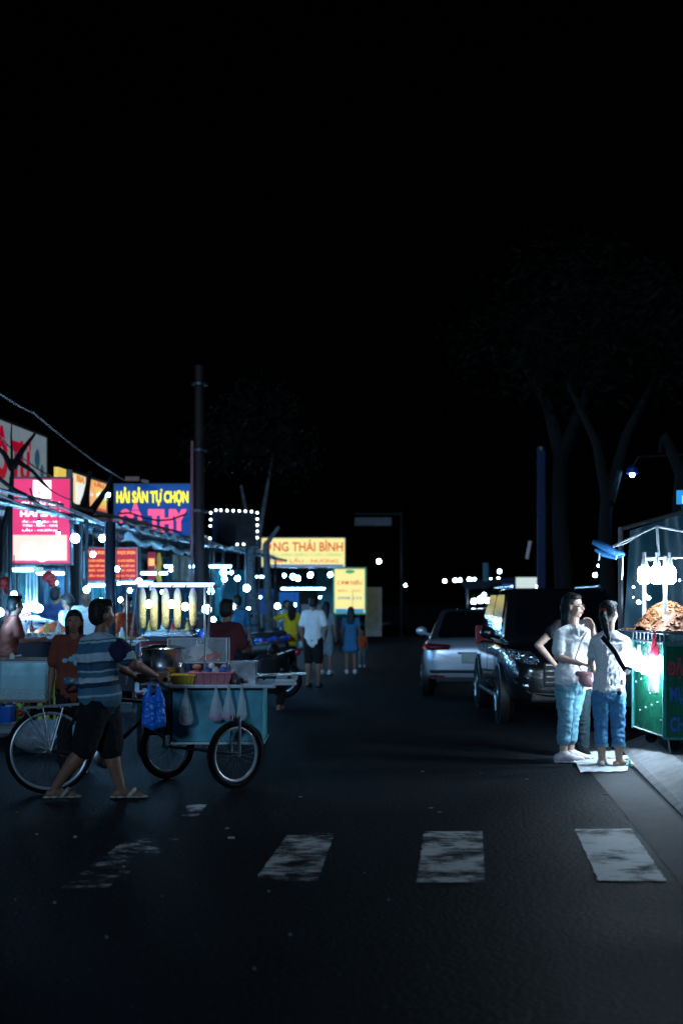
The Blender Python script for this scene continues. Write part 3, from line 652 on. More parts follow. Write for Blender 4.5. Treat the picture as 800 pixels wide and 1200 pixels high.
shop('low shop with blue shutters behind the pink menu sign', 17, 31, -9.6, 3.15, 4); shop('shop front behind the blue sign and tall pole', 31.4, 44, -9.4, 3.4, 4); shop('dark shop row beyond the far food stalls', 60, 76, -6.5, 4.0, 4)
# far restaurant behind the yellow sign
T = thing('restaurant_building', 'open teal lit restaurant under the wide yellow sign', 'building', (-2.6, 54, .12), 0)
b = MB(); b.box((0, 4, 3.5), (5.2, 6, .25)); b.box((-2.5, 4, 1.7), (.2, 6, 3.4)); b.box((2.5, 4, 1.7), (.2, 6, 3.4)); b.build('wall', DARKW, T); b = MB(); b.box((0, 6.8, 1.7), (4.8, .2, 3.4)); b.build('back_wall', WALLB, T)
b = MB(); b.box((-.9, 6.5, 1.2), (1.2, .1, 1.2)); b.build('door', BLUEP, T)
for x in (-1.6, 0, 1.6): b = MB(); b.box((x, 1.2, .9), (1.1, .7, .9)); b.build('counter', GREYC, T)
# ---- awning frames along the street
def awning(label, Y0, Y1, u, z, roof, depth=3.2, mroof=None):
    c = U(u, Y0); T = thing('stall_awning', label, 'awning', (c.x, c.y, .12), ROADROT + math.pi / 2); L_ = (U(u, Y1) - c).length; z -= .12
    b = MB(); b.tube([(0, 0, z), (L_, 0, z)], .045, 10); b.build('front_beam', GALV, T, True)
    b = MB(); b.tube([(0, .3, z + .22), (L_, .3, z + .22)], .028, 8); b.build('upper_rail', GALV, T, True)
    n = max(2, int(L_ / 3.2)); 
    for i in range(n + 1):
        x = L_ * i / n; b = MB(); b.tube([(x, .0, 0), (x, 0, z)], .03, 8); b.build('post', DSTEEL, T, True)
    for i in range(n * 2 + 1):
        x = L_ * i / (n * 2); b = MB(); b.tube([(x, -.35, z - .1), (x, .3, z + .18), (x, depth, z + .42)], .018, 6); b.build('rafter', GALV, T, True)
    if roof:
        b = MB(); b.sheet([(0, -.4, z - .06), (L_, -.4, z - .06), (L_, depth, z + .48), (0, depth, z + .48)], 60, 6, lambda q, v, p: p + Vector((0, 0, .03 * math.sin(q * 90)))); b.build('roof_sheet', mroof or corrugated('zinc_roof', (.2, .26, .3), 20), T, True)
    return T
awning('bare galvanised awning frame crossing the pink sign', 15.2, 22, -6.0, 2.84, False, 3.0)
awning('awning with grey roof sheet left of the blue sign', 22.3, 33, -6.0, 2.86, True); awning('awning with drooping edge behind the tall pole', 33.4, 44, -6.0, 2.9, True, 3.0, TARPT)
# rolled tarps lying on the beams
for i, (a, c, m, lb) in enumerate((((84, 611), (150, 628), TARPT, 'teal tarp rolled on the awning beam right of the pink sign'), ((150, 631), (222, 648), mat('white_tarp', (.5, .58, .62), .5, bump=.6, bscale=10), 'pale tarp rolled on the beam under the blue sign'), ((98, 622), (190, 640), mat('silver_tarp', (.4, .5, .55), .4, bump=.7, bscale=12), 'silver tarp roll lying below the teal one'))):
    p, q = P(*a, 22 + i * 2.6), P(*c, 27.5 + i * 2.6); b = MB(); pts = [p.lerp(q, t / 12) + Vector((0, .04 * math.sin(t * 2.1), .045 * math.sin(t * 1.7 + i))) for t in range(13)]
    b.tube(pts, [.05 + .03 * math.sin(t * 2.7 + i) for t in range(13)], 9); o = b.build('rolled_tarp', m, None, True); tag(o, lb, 'tarp')

# ---- poles, cables, trees
T = thing('utility_pole', 'tall dark utility pole rising beside the blue sign', 'pole', P(233.5, 706, 28) - Vector((0, 0, HC - .12)), 0)
b = MB(); b.tube([(0, 0, 0), (0, 0, 6.1)], [.115, .09], 14); b.build('pole', mat('red_highlight_concrete', (.028, .011, .012), .7, var=.5, scale=5), T, True)  # reddish highlights on the pole put into its concrete colour
b = MB(); b.tube([(-.15, -.1, .4), (-.13, -.1, 4.6)], .03, 6); b.build('conduit', mat('pink_highlight_conduit', (.3, .1, .12), .5), T, True)  # pink colour stands in for the highlight along the pole edge
for z in (1.2, 3.2, 4.4, 5.7): b = MB(); b.cyl((0, 0, z), .165, .05, 14); b.build('band', DSTEEL, T)
GC = mat('cable_grey', (.1, .1, .1), .6)
def cable(label, pts, r, n=18, sag=.0, m=None, grp=None):
    pts = [Vector(p) for p in pts]; out = []
    for i in range(len(pts) - 1):
        for k in range(n): t = k / n; out.append(pts[i].lerp(pts[i + 1], t) - Vector((0, 0, sag * 4 * t * (1 - t))))
    out.append(pts[-1]); b = MB(); b.tube(out, r, 5); o = b.build('cable', m or GC, None, True); return tag(o, label, 'cable', grp)
cable('long grey cable sagging down the sky toward the blue sign', [P(-40, 428, 17), P(40, 484, 21), P(146, 563, 29)], .014, sag=.06, m=mat('pale_cable', (.3, .28, .28), .6))
cable('thin dark cable crossing the white banner toward the pole', [P(-20, 492, 19), P(60, 558, 24), P(140, 612, 30)], .012, sag=.08)
cable('thickest black cable bundle drooping over the pink sign', [P(-20, 540, 19.4), P(30, 580, 20.2), P(84, 606, 21.2)], .03, sag=.06, m=BLACKP)
cable('thin cable drooping above the bundle on the pink sign', [P(40, 558, 21), P(84, 586, 21.5), P(104, 600, 23)], .009, sag=.05, m=BLACKP)
cable('loose looped cable end hanging beside the cable bundle', [P(35, 572, 20.3), P(46, 590, 20.3), P(58, 592, 20.4)], .012, sag=.05, m=BLACKP)
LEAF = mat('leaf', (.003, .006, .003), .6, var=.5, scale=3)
def tree(label, base, h, r0, limbs, crown, leaves, lean=(0, 0), group='street trees', bark=None):
    T = thing('tree', label, 'tree', base, 0, group); b = MB(); top = Vector((lean[0], lean[1], h)); rnd = random.Random(int(h * 100 + leaves))
    tr = [Vector((lean[0] * t + .05 * math.sin(t * 6), lean[1] * t, h * t)) for t in [i / 8 for i in range(9)]]; b.tube(tr, [r0 * (1.25 if i == 0 else 1 - .045 * i) for i in range(9)], 12)
    tips = []
    for lm in limbs:
        pts = [Vector(p) for p in lm[1:]]; b.tube(pts, [lm[0] * (1 - .7 * i / (len(pts) - 1)) for i in range(len(pts))], 8); tips.append(pts[-1])
    b.build('trunk', bark or BARK, T, True)
    if leaves:
        b = MB(); cl = [(Vector(c[:3]), c[3]) for c in crown]
        for i in range(leaves):
            c, rr = rnd.choice(cl); d = Vector((rnd.gauss(0, 1), rnd.gauss(0, 1), rnd.gauss(0, .7))).normalized() * rr * rnd.uniform(.35, 1.05); p = c + d
            a = Vector((rnd.gauss(0, 1), rnd.gauss(0, 1), rnd.gauss(0, 1))).normalized(); e = a.orthogonal().normalized(); s_ = rnd.uniform(.06, .13)
            b.add([p - a * s_, p + e * s_ * .4, p + a * s_, p - e * s_ * .4], [(0, 1, 2, 3)])
        b.build('crown', LEAF, T)
    return T
def W(T_, px, py, Y): return P(px, py, Y)
def lp(base, px, py, Y): return P(px, py, Y) - Vector(base)
bs = P(4, 706, 20.2); bs.z = .12
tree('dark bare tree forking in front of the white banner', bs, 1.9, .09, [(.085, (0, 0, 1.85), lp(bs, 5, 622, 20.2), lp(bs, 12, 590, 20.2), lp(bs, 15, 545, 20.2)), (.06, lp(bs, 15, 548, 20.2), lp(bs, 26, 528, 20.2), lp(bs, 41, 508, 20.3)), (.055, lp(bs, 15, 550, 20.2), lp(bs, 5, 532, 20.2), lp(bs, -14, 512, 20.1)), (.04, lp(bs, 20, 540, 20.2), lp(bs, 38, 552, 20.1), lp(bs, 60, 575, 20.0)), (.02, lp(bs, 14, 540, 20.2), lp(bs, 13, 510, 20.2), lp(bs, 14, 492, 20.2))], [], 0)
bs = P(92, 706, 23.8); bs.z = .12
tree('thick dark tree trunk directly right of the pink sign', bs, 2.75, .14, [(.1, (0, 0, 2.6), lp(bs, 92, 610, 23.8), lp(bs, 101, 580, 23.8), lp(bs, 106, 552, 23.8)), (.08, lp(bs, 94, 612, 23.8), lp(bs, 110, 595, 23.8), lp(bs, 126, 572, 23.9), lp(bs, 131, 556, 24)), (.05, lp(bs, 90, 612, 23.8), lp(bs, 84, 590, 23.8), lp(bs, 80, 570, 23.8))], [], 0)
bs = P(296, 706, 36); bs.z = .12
tree('pale twin-trunk tree between the stalls and the yellow restaurant sign', bs, 2.9, .17, [(.13, (.42, .1, 0), (.4, .1, 1.4), (.33, .05, 2.9), lp(bs, 314, 635, 36), lp(bs, 327, 617, 36)), (.1, (0, 0, 2.8), (-.12, 0, 3.5), (-.3, .1, 4.4)), (.08, (.1, 0, 2.8), (.3, .2, 4), (.5, .2, 5.2))], [(0, .2, 5.6, 1.3), (.8, 0, 5.2, 1.0), (-.9, .3, 5.4, 1.0), (.2, 0, 6.4, 1.0)], 1500, bark=mat('lit_bark', (.15, .15, .16), .9, var=.5, scale=10, bump=.8, bscale=22))  # lamp light on this trunk put into a paler bark colour
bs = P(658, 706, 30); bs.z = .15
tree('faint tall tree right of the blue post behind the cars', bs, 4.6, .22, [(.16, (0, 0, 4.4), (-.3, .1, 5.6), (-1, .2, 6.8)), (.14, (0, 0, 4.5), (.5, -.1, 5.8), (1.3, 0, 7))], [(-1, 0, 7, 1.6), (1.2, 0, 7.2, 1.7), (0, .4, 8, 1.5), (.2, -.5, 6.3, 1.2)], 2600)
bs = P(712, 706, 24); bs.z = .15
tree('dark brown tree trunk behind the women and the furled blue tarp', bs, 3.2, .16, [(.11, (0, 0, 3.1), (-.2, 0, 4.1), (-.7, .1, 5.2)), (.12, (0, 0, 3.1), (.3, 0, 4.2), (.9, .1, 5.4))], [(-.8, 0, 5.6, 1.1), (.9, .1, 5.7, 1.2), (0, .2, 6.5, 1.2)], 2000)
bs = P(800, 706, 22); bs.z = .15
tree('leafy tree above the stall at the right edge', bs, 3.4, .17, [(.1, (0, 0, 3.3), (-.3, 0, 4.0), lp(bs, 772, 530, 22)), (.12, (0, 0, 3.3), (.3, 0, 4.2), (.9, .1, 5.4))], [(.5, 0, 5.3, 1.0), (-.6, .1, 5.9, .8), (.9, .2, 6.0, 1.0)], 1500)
# blue post, right building, far street bits
T = thing('blue_post', 'tall slim dark blue post behind the parked cars', 'post', P(634, 706, 30) - Vector((0, 0, HC - .15)), 0)
b = MB(); b.box((0, 0, 2.3), (.17, .17, 4.6), bev=.02); b.build('shaft', mat('blue_enamel', (.002, .01, .06), .6), T); b = MB(); b.box((0, 0, .06), (.36, .36, .12)); b.build('base', DSTEEL, T); b = MB(); b.cyl((0, 0, 4.6), .1, .08); b.build('cap', DSTEEL, T)
c = U(6.2, 27); T = thing('townhouse', 'faint grey townhouse with slatted vent behind the right stall', 'building', (c.x, c.y, .15), ROADROT - math.pi / 2)
b = MB(); b.box((0, 4, 3.4), (9, 8, 6.8)); b.build('wall', concrete('grey_render', (.05, .05, .055), (.12, .12, .12), 1.2), T)
for x in (-3, -.6, 1.8): b = MB(); b.box((x, -.02, 4.4), (1, .06, 1.3)); wn = b.build('window', TINT, T); b = MB(); b.box((x, -.07, 3.72), (1.2, .14, .06)); b.build('sill', CONC, wn)
for i in range(6): b = MB(); b.box((3.6, -.06, 3.3 + i * .16), (1.3, .1, .05), rx=.4); b.build('vent_slat', CONCK, T)
for x in (-2.8, .4, 3): b = MB(); b.box((x, -.02, 1.3), (2.2, .08, 2.4)); b.build('shutter', SHUT, T)
T = thing('hanging_street_sign', 'unlit dark sign hanging over the far road', 'sign', P(437, 616, 60), 0)
b = MB(); b.box((0, 0, .17), (1.55, .08, .34)); b.build('panel', mat('unlit_panel', (.1, .105, .12), .6), T); b = MB(); b.tube([(1.2, .1, -4.8), (1.2, .1, .6)], .035, 8); b.tube([(-.8, .1, .5), (1.2, .1, .5)], .04, 8); b.build('gantry', BLACKP, T)
# far stalls beyond the cars
T = thing('market_stall', 'far brightly lit stall with pale roof beyond the silver car', 'stall', P(560, 706, 46) - Vector((0, 0, HC)), 0)
b = MB(); b.sheet([(-.5, -1.2, 1.95), (1.6, -1.2, 2.1), (1.6, 1.2, 2.4), (-.5, 1.2, 2.25)], 8, 4); b.build('roof', mat('grey_blue_canvas', (.09, .1, .14), .7), T, True)
for x in (-.45, 1.55): b = MB(); b.tube([(x, -1.1, 0), (x, -1.1, 2)], .03); b.build('post', DSTEEL, T)
b = MB(); b.box((.5, -.4, .5), (2.0, .8, 1), bev=.03); b.build('counter', BLUEP, T)
T, w_, h_ = signboard('banner', 'white lit banner above the roof of the dark van', 'banner', 604, 632, 676, 690, 40, glow('white_banner_panel', (.7, .85, .8), .8), None, .06, posts=(-.9, .9))
T, w_, h_ = signboard('banner', 'small blue banner left of the white one beyond the cars', 'banner', 588, 602, 684, 695, 41, mat('blue_banner', (.02, .1, .4), .5, emit=(.01, .08, .3), es=.6), None, .06, posts=(-.9, .9))
o = MB().box(P(569, 670, 44), (.16, .16, .55), bev=.02).build('lamp_housing', mat('teal_housing', (.05, .2, .25), .5)); tag(o, 'short teal box between the far row of lights', 'box')
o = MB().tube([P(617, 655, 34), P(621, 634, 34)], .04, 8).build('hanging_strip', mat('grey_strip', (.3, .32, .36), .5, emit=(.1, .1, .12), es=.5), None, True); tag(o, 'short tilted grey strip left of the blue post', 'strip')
FG = 'small far lights down the street'
for px, py, Y, r, lb in ((444, 658, 60, .13, 'lone white lamp high beside the far dark sign'), (475, 686, 62, .105, 'lone white lamp low in the middle of the dark street'), (521, 681, 62, .08, 'leftmost dim lamp of the far row beyond the silver car'), (533, 680, 62, .1, 'second lamp of the far row beyond the silver car'), (539, 680, 63, .09, 'third lamp of the far row, touching the second'), (550, 679.5, 60, .11, 'fourth and widest lamp of the far row'), (556, 679, 62, .08, 'fifth dim lamp of the far row'), (575, 679, 60, .07, 'half hidden lamp behind the teal box'), (585, 669.5, 60, .14, 'highest and largest far lamp right of the teal box'), (584, 679, 60, .1, 'far lamp just below the highest one'),
                      (578, 698, 45, .12, 'lamp at the right end of the far stall roof'), (555, 705, 45, .16, 'left lamp of the bright cluster above the silver car'), (563, 703, 45, .2, 'middle lamp of the bright cluster above the silver car'), (571, 704, 45, .15, 'right lamp of the bright cluster above the silver car'), (567, 697, 46, .09, 'upper small lamp over the bright cluster'), (630, 687.5, 38, .1, 'lamp at the foot of the white banner'), (697, 674, 36, .11, 'lamp left of the dark trunk above the women'), (701, 663, 40, .05, 'tiny dim lamp above the one by the dark trunk'), (712, 699, 30, .035, 'tiny glint over the right woman head'), (708, 694, 31, .04, 'small glint above the van roof edge')):
    bulb(P(px, py, Y), r, lb, B_FAR, cord=.25, group=FG)
T = bulb(P(740.5, 556.5, 24), .085, 'street bulb glowing high above the furled blue tarp', B_MID, cord=0, group=None, cat='street lamp'); b = MB(); b.lathe([(.02, .16), (.1, .1), (.1, .02), (.088, .02)], n=16); b.build('lamp_cap', mat('blue_cap', (.02, .05, .3), .4), T, True); b = MB(); b.tube([(0, 0, .14), (.1, 0, .3), (.9, .1, .35)], .02, 6); b.build('arm', BLACKP, T)
LG = 'lit bulbs hanging under the left stall roofs'
for px, py, Y, r, lb, sh in ((88, 631, 20.5, .085, 'round bulb touching the right edge of the pink sign', 0), (120, 631, 23, .085, 'white bulb hanging below the orange fascia board', 0), (109, 650, 21, .08, 'bulb hanging in front of the left red menu board', 0), (137, 667, 21.5, .075, 'bulb glowing before the dark post of the middle stall', 0), (101.5, 691, 20, .08, 'bulb just above the head of the striped shirt man', 0),
                      (16.5, 697, 18, .07, 'bulb above the seated worker at the far left', 0), (141, 703, 19, .065, 'bulb over the shoulder of the striped shirt man', 0), (134.5, 766, 14.2, .055, 'low bluish bulb behind the striped shirt man neck', 0), (0, 718, 17, .06, 'bulb cut by the left edge of the photo', 0), (127, 580, 27, .06, 'small bluish bulb at the left edge of the blue sign', 0),
                      (46, 613, 20.6, .05, 'shaded pendant lamp in the middle of the pink sign', 1), (68, 625, 20.4, .055, 'shaded pendant lamp low on the right of the pink sign', 1),
                      (163, 682, 24, .11, 'bulb where the blue tube of the cart begins', 0), (247, 693, 22, .085, 'bulb at the right end of the blue tube', 0), (278, 678, 27, .09, 'larger bulb between the tall pole and the pale tree', 0), (289, 689.5, 27, .085, 'bulb right at the left side of the pale tree trunk', 0), (272, 713, 25, .08, 'bulb by the head of the dark shirted sitter', 0), (291, 713.5, 28, .07, 'low bulb in front of the pale tree trunk', 0), (262, 671, 34, .1, 'upper bulb of the small group right of the tall pole', 0), (263, 679, 34, .09, 'lower bulb of the small group right of the tall pole', 0), (271, 671, 35, .08, 'right bulb of the small group right of the tall pole', 0),
                      (242, 714, 23, .11, 'bulb behind the upright post of the cart', 0), (333, 674.5, 48.5, .11, 'leftmost bulb under the yellow restaurant sign', 0), (343, 676, 49, .13, 'second bulb under the yellow restaurant sign', 0), (349, 678, 50, .1, 'small bulb touching the second one', 0), (363.5, 674, 48.5, .11, 'third bulb under the yellow restaurant sign', 0), (387, 673.5, 48.5, .11, 'rightmost bulb under the yellow restaurant sign', 0), (325, 710.5, 38, .13, 'bulb near the arm of the woman in yellow', 0), (345, 709, 40, .08, 'bulb behind the head of the woman in yellow', 0), (413, 717, 36, .07, 'tiny lamp above the head of the woman in blue', 0), (66, 683, 26, .045, 'tiny bulb on the shutter right of the light cluster', 0), (200, 668, 27, .05, 'small bulb under the blue sign, above the cart', 0)):
    bulb(P(px, py, Y), r, lb, B_MID, cord=.45 if sh else min(.5, max(.12, 2.9 - P(px, py, Y).z)), group=LG, shade=BLUEP if sh else None)
# tube-light cluster over the left stall
T = thing('lamp_cluster', 'cluster of white lamps on long tubes over the far left table', 'lamp', P(36, 706, 20), 0)
for i, px in enumerate((31, 35, 40, 43)): b = MB(); b.tube([lp(P(36, 706, 20), px, 712, 20), lp(P(36, 706, 20), px, 672, 20)], .012, 6); b.build('hanging_rod', mat('white_rod', (.7, .75, .8), .4), T, True)
for px, py in ((28, 713), (37, 711), (44, 713)): b = MB(); b.ell(lp(P(36, 706, 20), px, py, 20), (.075, .075, .06)); b.build('bulb', B_MID, T, True)
b = MB(); b.lathe([(.001, .03), (.06, .02), (.1, 0), (.3, -.05), (.31, -.06)], lp(P(36, 706, 20), 40, 724, 19.9), 20); b.build('lamp_shade', WHITEP, T, True)
b = MB(); b.lathe([(.001, .03), (.06, .02), (.1, 0), (.26, -.04), (.27, -.05)], lp(P(36, 706, 20), 38, 731, 19.9), 20); b.build('lamp_shade', WHITEP, T, True)
# red menu boards inside the stalls
RB = glow('red_menu', (.75, .05, .08), .5); OR = glow('orange_menu_text', (1, .4, .12), 1.6)
for px0, px1, lb, sp in ((100, 126, 'left red menu board with orange lines inside the stall', 1), (134, 161, 'right red menu board with orange lines inside the stall', 1)):
    T, w_, h_ = signboard('menu_board', lb, 'sign', px0, px1, 642, 681, 27.5, RB, WHITEP, .05, fr=.02)
    text('THỰC ĐƠN', w_ * .8, h_ * .13, OR, T, at=(0, -.01, h_ * .85))
    for i, s_ in enumerate(('CÁ LÓC NƯỚNG', 'TÔM HẤP BIA', 'MỰC XÀO', 'LẨU THÁI')): text(s_, w_ * .78, h_ * .08, OR, T, at=(0, -.01, h_ * (.62 - .15 * i)))
T, w_, h_ = signboard('menu_board', 'narrow dark red menu board beside a yellow strip', 'sign', 172, 183, 646, 680, 29, glow('dark_red_menu', (.4, .03, .06), .35), None, .05); card('picture', OR, -w_ * .3, w_ * .3, h_ * .5, h_ * .75, T)
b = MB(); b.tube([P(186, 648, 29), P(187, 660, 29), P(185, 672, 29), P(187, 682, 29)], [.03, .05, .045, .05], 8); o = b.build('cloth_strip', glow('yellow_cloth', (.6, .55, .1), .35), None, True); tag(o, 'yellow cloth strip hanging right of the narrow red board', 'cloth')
b = MB(); b.sheet([P(202, 680, 30), P(222, 682, 30), P(222, 652, 30), P(202, 650, 30)], 6, 6, lambda u, v, p: p + Vector((0, .05 * math.sin(u * 12), 0))); o = b.build('hanging_cloth', mat('cream_cloth', (.5, .47, .38), .8, var=.5), None, True); tag(o, 'cream cloth hanging below the right half of the blue sign', 'cloth')
for px, lb in ((97.5, 'pale wavy plastic strip left of the left red board'),): b = MB(); b.tube([P(px, 646, 26), P(px - 2, 660, 26), P(px + 1, 678, 26)], [.03, .06, .04], 8); o = b.build('plastic_strip', mat('pale_strip', (.6, .8, .85), .3), None, True); tag(o, lb, 'strip')
o = MB().tube([P(129, 706, 19.5) - Vector((0, 0, HC - .12)), P(129, 612, 19.5)], .075, 12).build('stall_post', mat('navy_post', (.01, .018, .04), .5), None, True); tag(o, 'thick dark post behind the head of the striped shirt man', 'post')
# teal counters / cloth walls far stalls
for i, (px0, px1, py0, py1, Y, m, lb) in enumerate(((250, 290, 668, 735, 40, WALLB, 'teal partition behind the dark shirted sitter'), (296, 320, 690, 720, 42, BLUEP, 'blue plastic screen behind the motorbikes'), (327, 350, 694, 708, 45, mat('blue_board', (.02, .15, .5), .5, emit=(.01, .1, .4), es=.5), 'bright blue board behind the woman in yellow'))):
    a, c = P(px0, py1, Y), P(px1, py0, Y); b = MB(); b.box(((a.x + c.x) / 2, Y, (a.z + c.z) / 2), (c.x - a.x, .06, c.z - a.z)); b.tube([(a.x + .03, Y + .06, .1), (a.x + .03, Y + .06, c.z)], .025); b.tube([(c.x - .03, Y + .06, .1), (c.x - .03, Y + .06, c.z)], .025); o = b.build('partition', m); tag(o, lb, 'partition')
# ------------------------------------------------------------------ people of the foreground
def W2(base, **kw):
    """joints given as (pixel x, pixel y, depth) -> metres from the base point"""
    return {k: P(*v) - Vector(base) for k, v in kw.items()}
# man in the striped shirt
bs = Vector((P(112, 0, 11.15).x, 11.15, 0)); Y0 = 11.15
j = W2(bs, head=(120.5, 721, Y0 + .02), neck=(117, 743, Y0), chest=(115, 768, Y0), waist=(115, 793, Y0), pelvis=(117, 814, Y0),
       shL=(101, 756, Y0 + .13), shR=(135, 757, Y0 - .12), elL=(134, 778, Y0 + .32), wrL=(158, 793, Y0 + .47), elR=(156, 778, Y0 - .13), wrR=(183, 792, Y0 + .12),
       hipL=(123, 832, Y0 + .07), hipR=(111, 832, Y0 - .06), knL=(131, 882, Y0 + .09), anL=(142, 922.5, Y0 + .1), knR=(97, 881, Y0 - .07), anR=(64, 922, Y0 - .05))
j['anL'].z = .08; j['anR'].z = .1
STR = banded('striped_jersey', [(0, (.08, .2, .28)), (.07, (.36, .52, .6)), (.1, (.07, .18, .26)), (.2, (.02, .035, .08)), (.27, (.5, .6, .66)), (.35, (.06, .17, .25)), (.42, (.42, .55, .62)), (.445, (.04, .1, .18)), (.53, (.03, .05, .1)), (.565, (.5, .6, .66)), (.67, (.5, .62, .7)), (.68, (.05, .16, .26)), (.82, (.5, .62, .7)), (.84, (.08, .2, .28)), (.86, (.46, .58, .66))], .80, 1.36, tilt=-.08)
T, j_, hp_ = person('man in a blue striped shirt and black shorts pushing the cart bicycle', bs, j, R(52), 1.6, top=STR, toplen=-.06, sleeve=.62, bottom=DARKC, leg=.44, shoes=('slipper', mat('cream_slipper', (.5, .47, .4), .7)), near=True, hyaw=R(62), foot=(R(84), R(80)), girth=1.2, curl=.9,
       hdir=((.9, .35, -.05), (.9, .35, -.1)), face=False)
b = MB()
b.cap(j['shR'].lerp(j['elR'], .14), .083, j['shR'].lerp(j['elR'], .42), .086); put(blob(b, .008, 4, wr=.003), 'sleeve', cloth('dark_sleeve', (.015, .02, .06)), T)
# woman in the rust T-shirt behind the bicycle
bs = Vector((P(87, 0, 13).x, 13, 0)); j = stand(1.47, R(172), wrR=(.24, .03, .82), wrL=(-.24, .03, .82))
T, _, hp_ = person('woman in a rust T-shirt with pale flower print behind the bicycle', bs, j, R(172), 1.47, top=BROWNC, toplen=.1, sleeve=.75, bottom=DARKC, leg=.95, shoes=('shoe', DARKC), near=True, hair='bob', girth=1.12)
b = MB()
for x, z, r_ in ((-.11, 1.085, .03), (-.05, 1.1, .035), (.01, 1.07, .05), (-.02, 1.12, .035), (.06, 1.13, .035), (.07, 1.03, .035), (.1, .99, .03), (.04, 1.01, .03)): b.ell((x + .05, -.118 - r_ * .1, z * .94), (r_, .018, r_ * .8))
b.build('print', cloth('pale_print', (.3, .5, .6)), T, True)
# the three by the right stall
YA = 13.8; bs = Vector((P(668, 0, YA).x, YA, 0))
j = W2(bs, head=(672, 711, YA - .02), neck=(671, 733, YA), chest=(673, 756, YA), waist=(671, 778, YA), pelvis=(668, 797, YA),
       shR=(656, 744, YA - .1), shL=(690, 744, YA + .08), elR=(653, 770, YA - .13), wrR=(680, 778, YA - .25), elL=(700, 764, YA - .02), wrL=(694, 738, YA - .16),
       hipR=(661, 806, YA - .04), hipL=(675, 806, YA + .05), knR=(662, 843, YA - .08), anR=(660, 884, YA - .09), knL=(670, 843, YA + .06), anL=(668, 884, YA + .1))
j['anR'].z = j['anL'].z = .078
T, _, hp_ = person('woman in glasses, white shirt and pale jeans with a pink shoulder bag', bs, j, R(140), 1.68, top=WHITEC, toplen=-.085, sleeve=.72, bottom=JEANSL, leg=.79, girth=.95, skin=SKINL, shoes=('shoe', mat('white_sneaker', (.75, .62, .63), .6, bump=.4, bscale=40)), near=True, hair='bob', hyaw=R(124), foot=(R(100), R(98)), hdir=((-.35, -.1, 1), (1, -.1, -.15)), curl=.8)
b = MB()
for sd in (-1, 1):
    c = hp_(.033 * sd, .089, 0); u_ = hp_(1, 0, 0) - hp_(0, 0, 0); v_ = hp_(0, 0, 1) - hp_(0, 0, 0)
    b.tube([c + u_ * .024 * math.cos(t * .524) + v_ * .019 * math.sin(t * .524) for t in range(13)], .0022, 5); b.tube([hp_(.057 * sd, .087, .003), hp_(.08 * sd, .0, .005)], .002, 5)
b.tube([hp_(-.009, .09, .003), hp_(.009, .09, .003)], .002, 5); b.build('glasses', BLACKP, T)
b = MB(); p1 = j['shL'] + Vector((-.02, -.06, .055)); b.tube([p1 + Vector((.01, .12, -.02)), p1, j['chest'] + Vector((.03, -.148, .02)), j['waist'] + Vector((-.0, -.16, .06)), j['pelvis'] + Vector((.08, -.16, .1))], .007, 6); b.build('bag_strap', mat('tan_strap', (.45, .3, .25), .6), T, True)
for sd in (-1, 1):
    b = MB(); q = j['neck'] + Vector((.03, -.05, 0)); b.prism([q + Vector((sd * .02, -.04, .0)), q + Vector((sd * .07, .0, .015)), q + Vector((sd * .06, -.07, -.06)), q + Vector((.01, -.1, -.12))], (0, -.008, 0)); b.build('collar', WHITEC, T)
b = MB(); b.prism([j['pelvis'] + Vector((x, -.13, z)) for x, z in ((.08, .04), (.22, .04), (.215, -.09), (.17, -.075), (.1, -.1))], (0, .04, 0)); b.build('shirt_tail', WHITEC, T)
bag = j['pelvis'] + Vector((.1, -.2, .04)) + bs
b = MB(); b.ell((.02, 0, -.03), (.075, .04, .065)); b.ell((.05, 0, -.055), (.055, .035, .045)); b.cap((-.06, 0, .03), .028, (.06, 0, .02), .028)
o = put(blob(b, .008, 4, wr=.003, wf=20), 'shoulder_bag', mat('dusty_pink_leather', (.42, .2, .22), .5), None); o.location = bag; tag(o, 'dusty pink pouch bag hanging at the hip of the woman in glasses', 'bag')
# the hidden third
YC = 14.3; bs = Vector((P(672, 0, YC).x, YC, 0)); j = stand(1.62, R(170), elR=(.36, -.06, 1.14), wrR=(.2, .03, .93), elL=(-.24, -.02, 1.07))
person('person behind the woman in glasses, one elbow out and dark trousers', bs, j, R(170), 1.62, top=cloth('black_vest', (.015, .015, .02)), toplen=.02, sleeve=.35, bottom=cloth('dark_teal_trousers', (.012, .03, .04)), leg=.97, skin=SKINL, shoes=('shoe', DARKC), near=True, hair='short', face=True, hyaw=R(170), hrad=.93)
# girl with the pony tail
YB_ = 13.35; bs = Vector((P(714, 0, YB_).x, YB_, 0))
j = W2(bs, head=(714, 719, YB_), neck=(713, 739, YB_), chest=(715, 762, YB_), waist=(715, 785, YB_), pelvis=(713, 806, YB_), shL=(698, 752, YB_ - .03), shR=(733, 753, YB_ + .05), elL=(692, 776, YB_ + .12), wrL=(697, 786, YB_ + .32), elR=(737, 776, YB_ + .08), wrR=(748, 776, YB_ + .27),
       hipL=(704, 815, YB_ - .02), hipR=(722, 815, YB_ + .03), knL=(704, 853, YB_ + .0), anL=(705, 888, YB_ - .03), knR=(724, 853, YB_ + .02), anR=(725, 888, YB_ - .02))
j['anL'].z = j['anR'].z = .08
T, _, hp_ = person('girl with a pony tail, white tee, black strap and rolled blue jeans', bs, j, R(18), 1.6, top=WHITEC, toplen=-.075, sleeve=.62, bottom=JEANS, leg=.72, girth=.93, skin=SKINL, shoes=('slipper', mat('turquoise_slipper', (.12, .5, .5), .6)), near=True, hair='pony', hyaw=R(48), foot=(R(12), R(64)), hrad=.95)
b = MB()
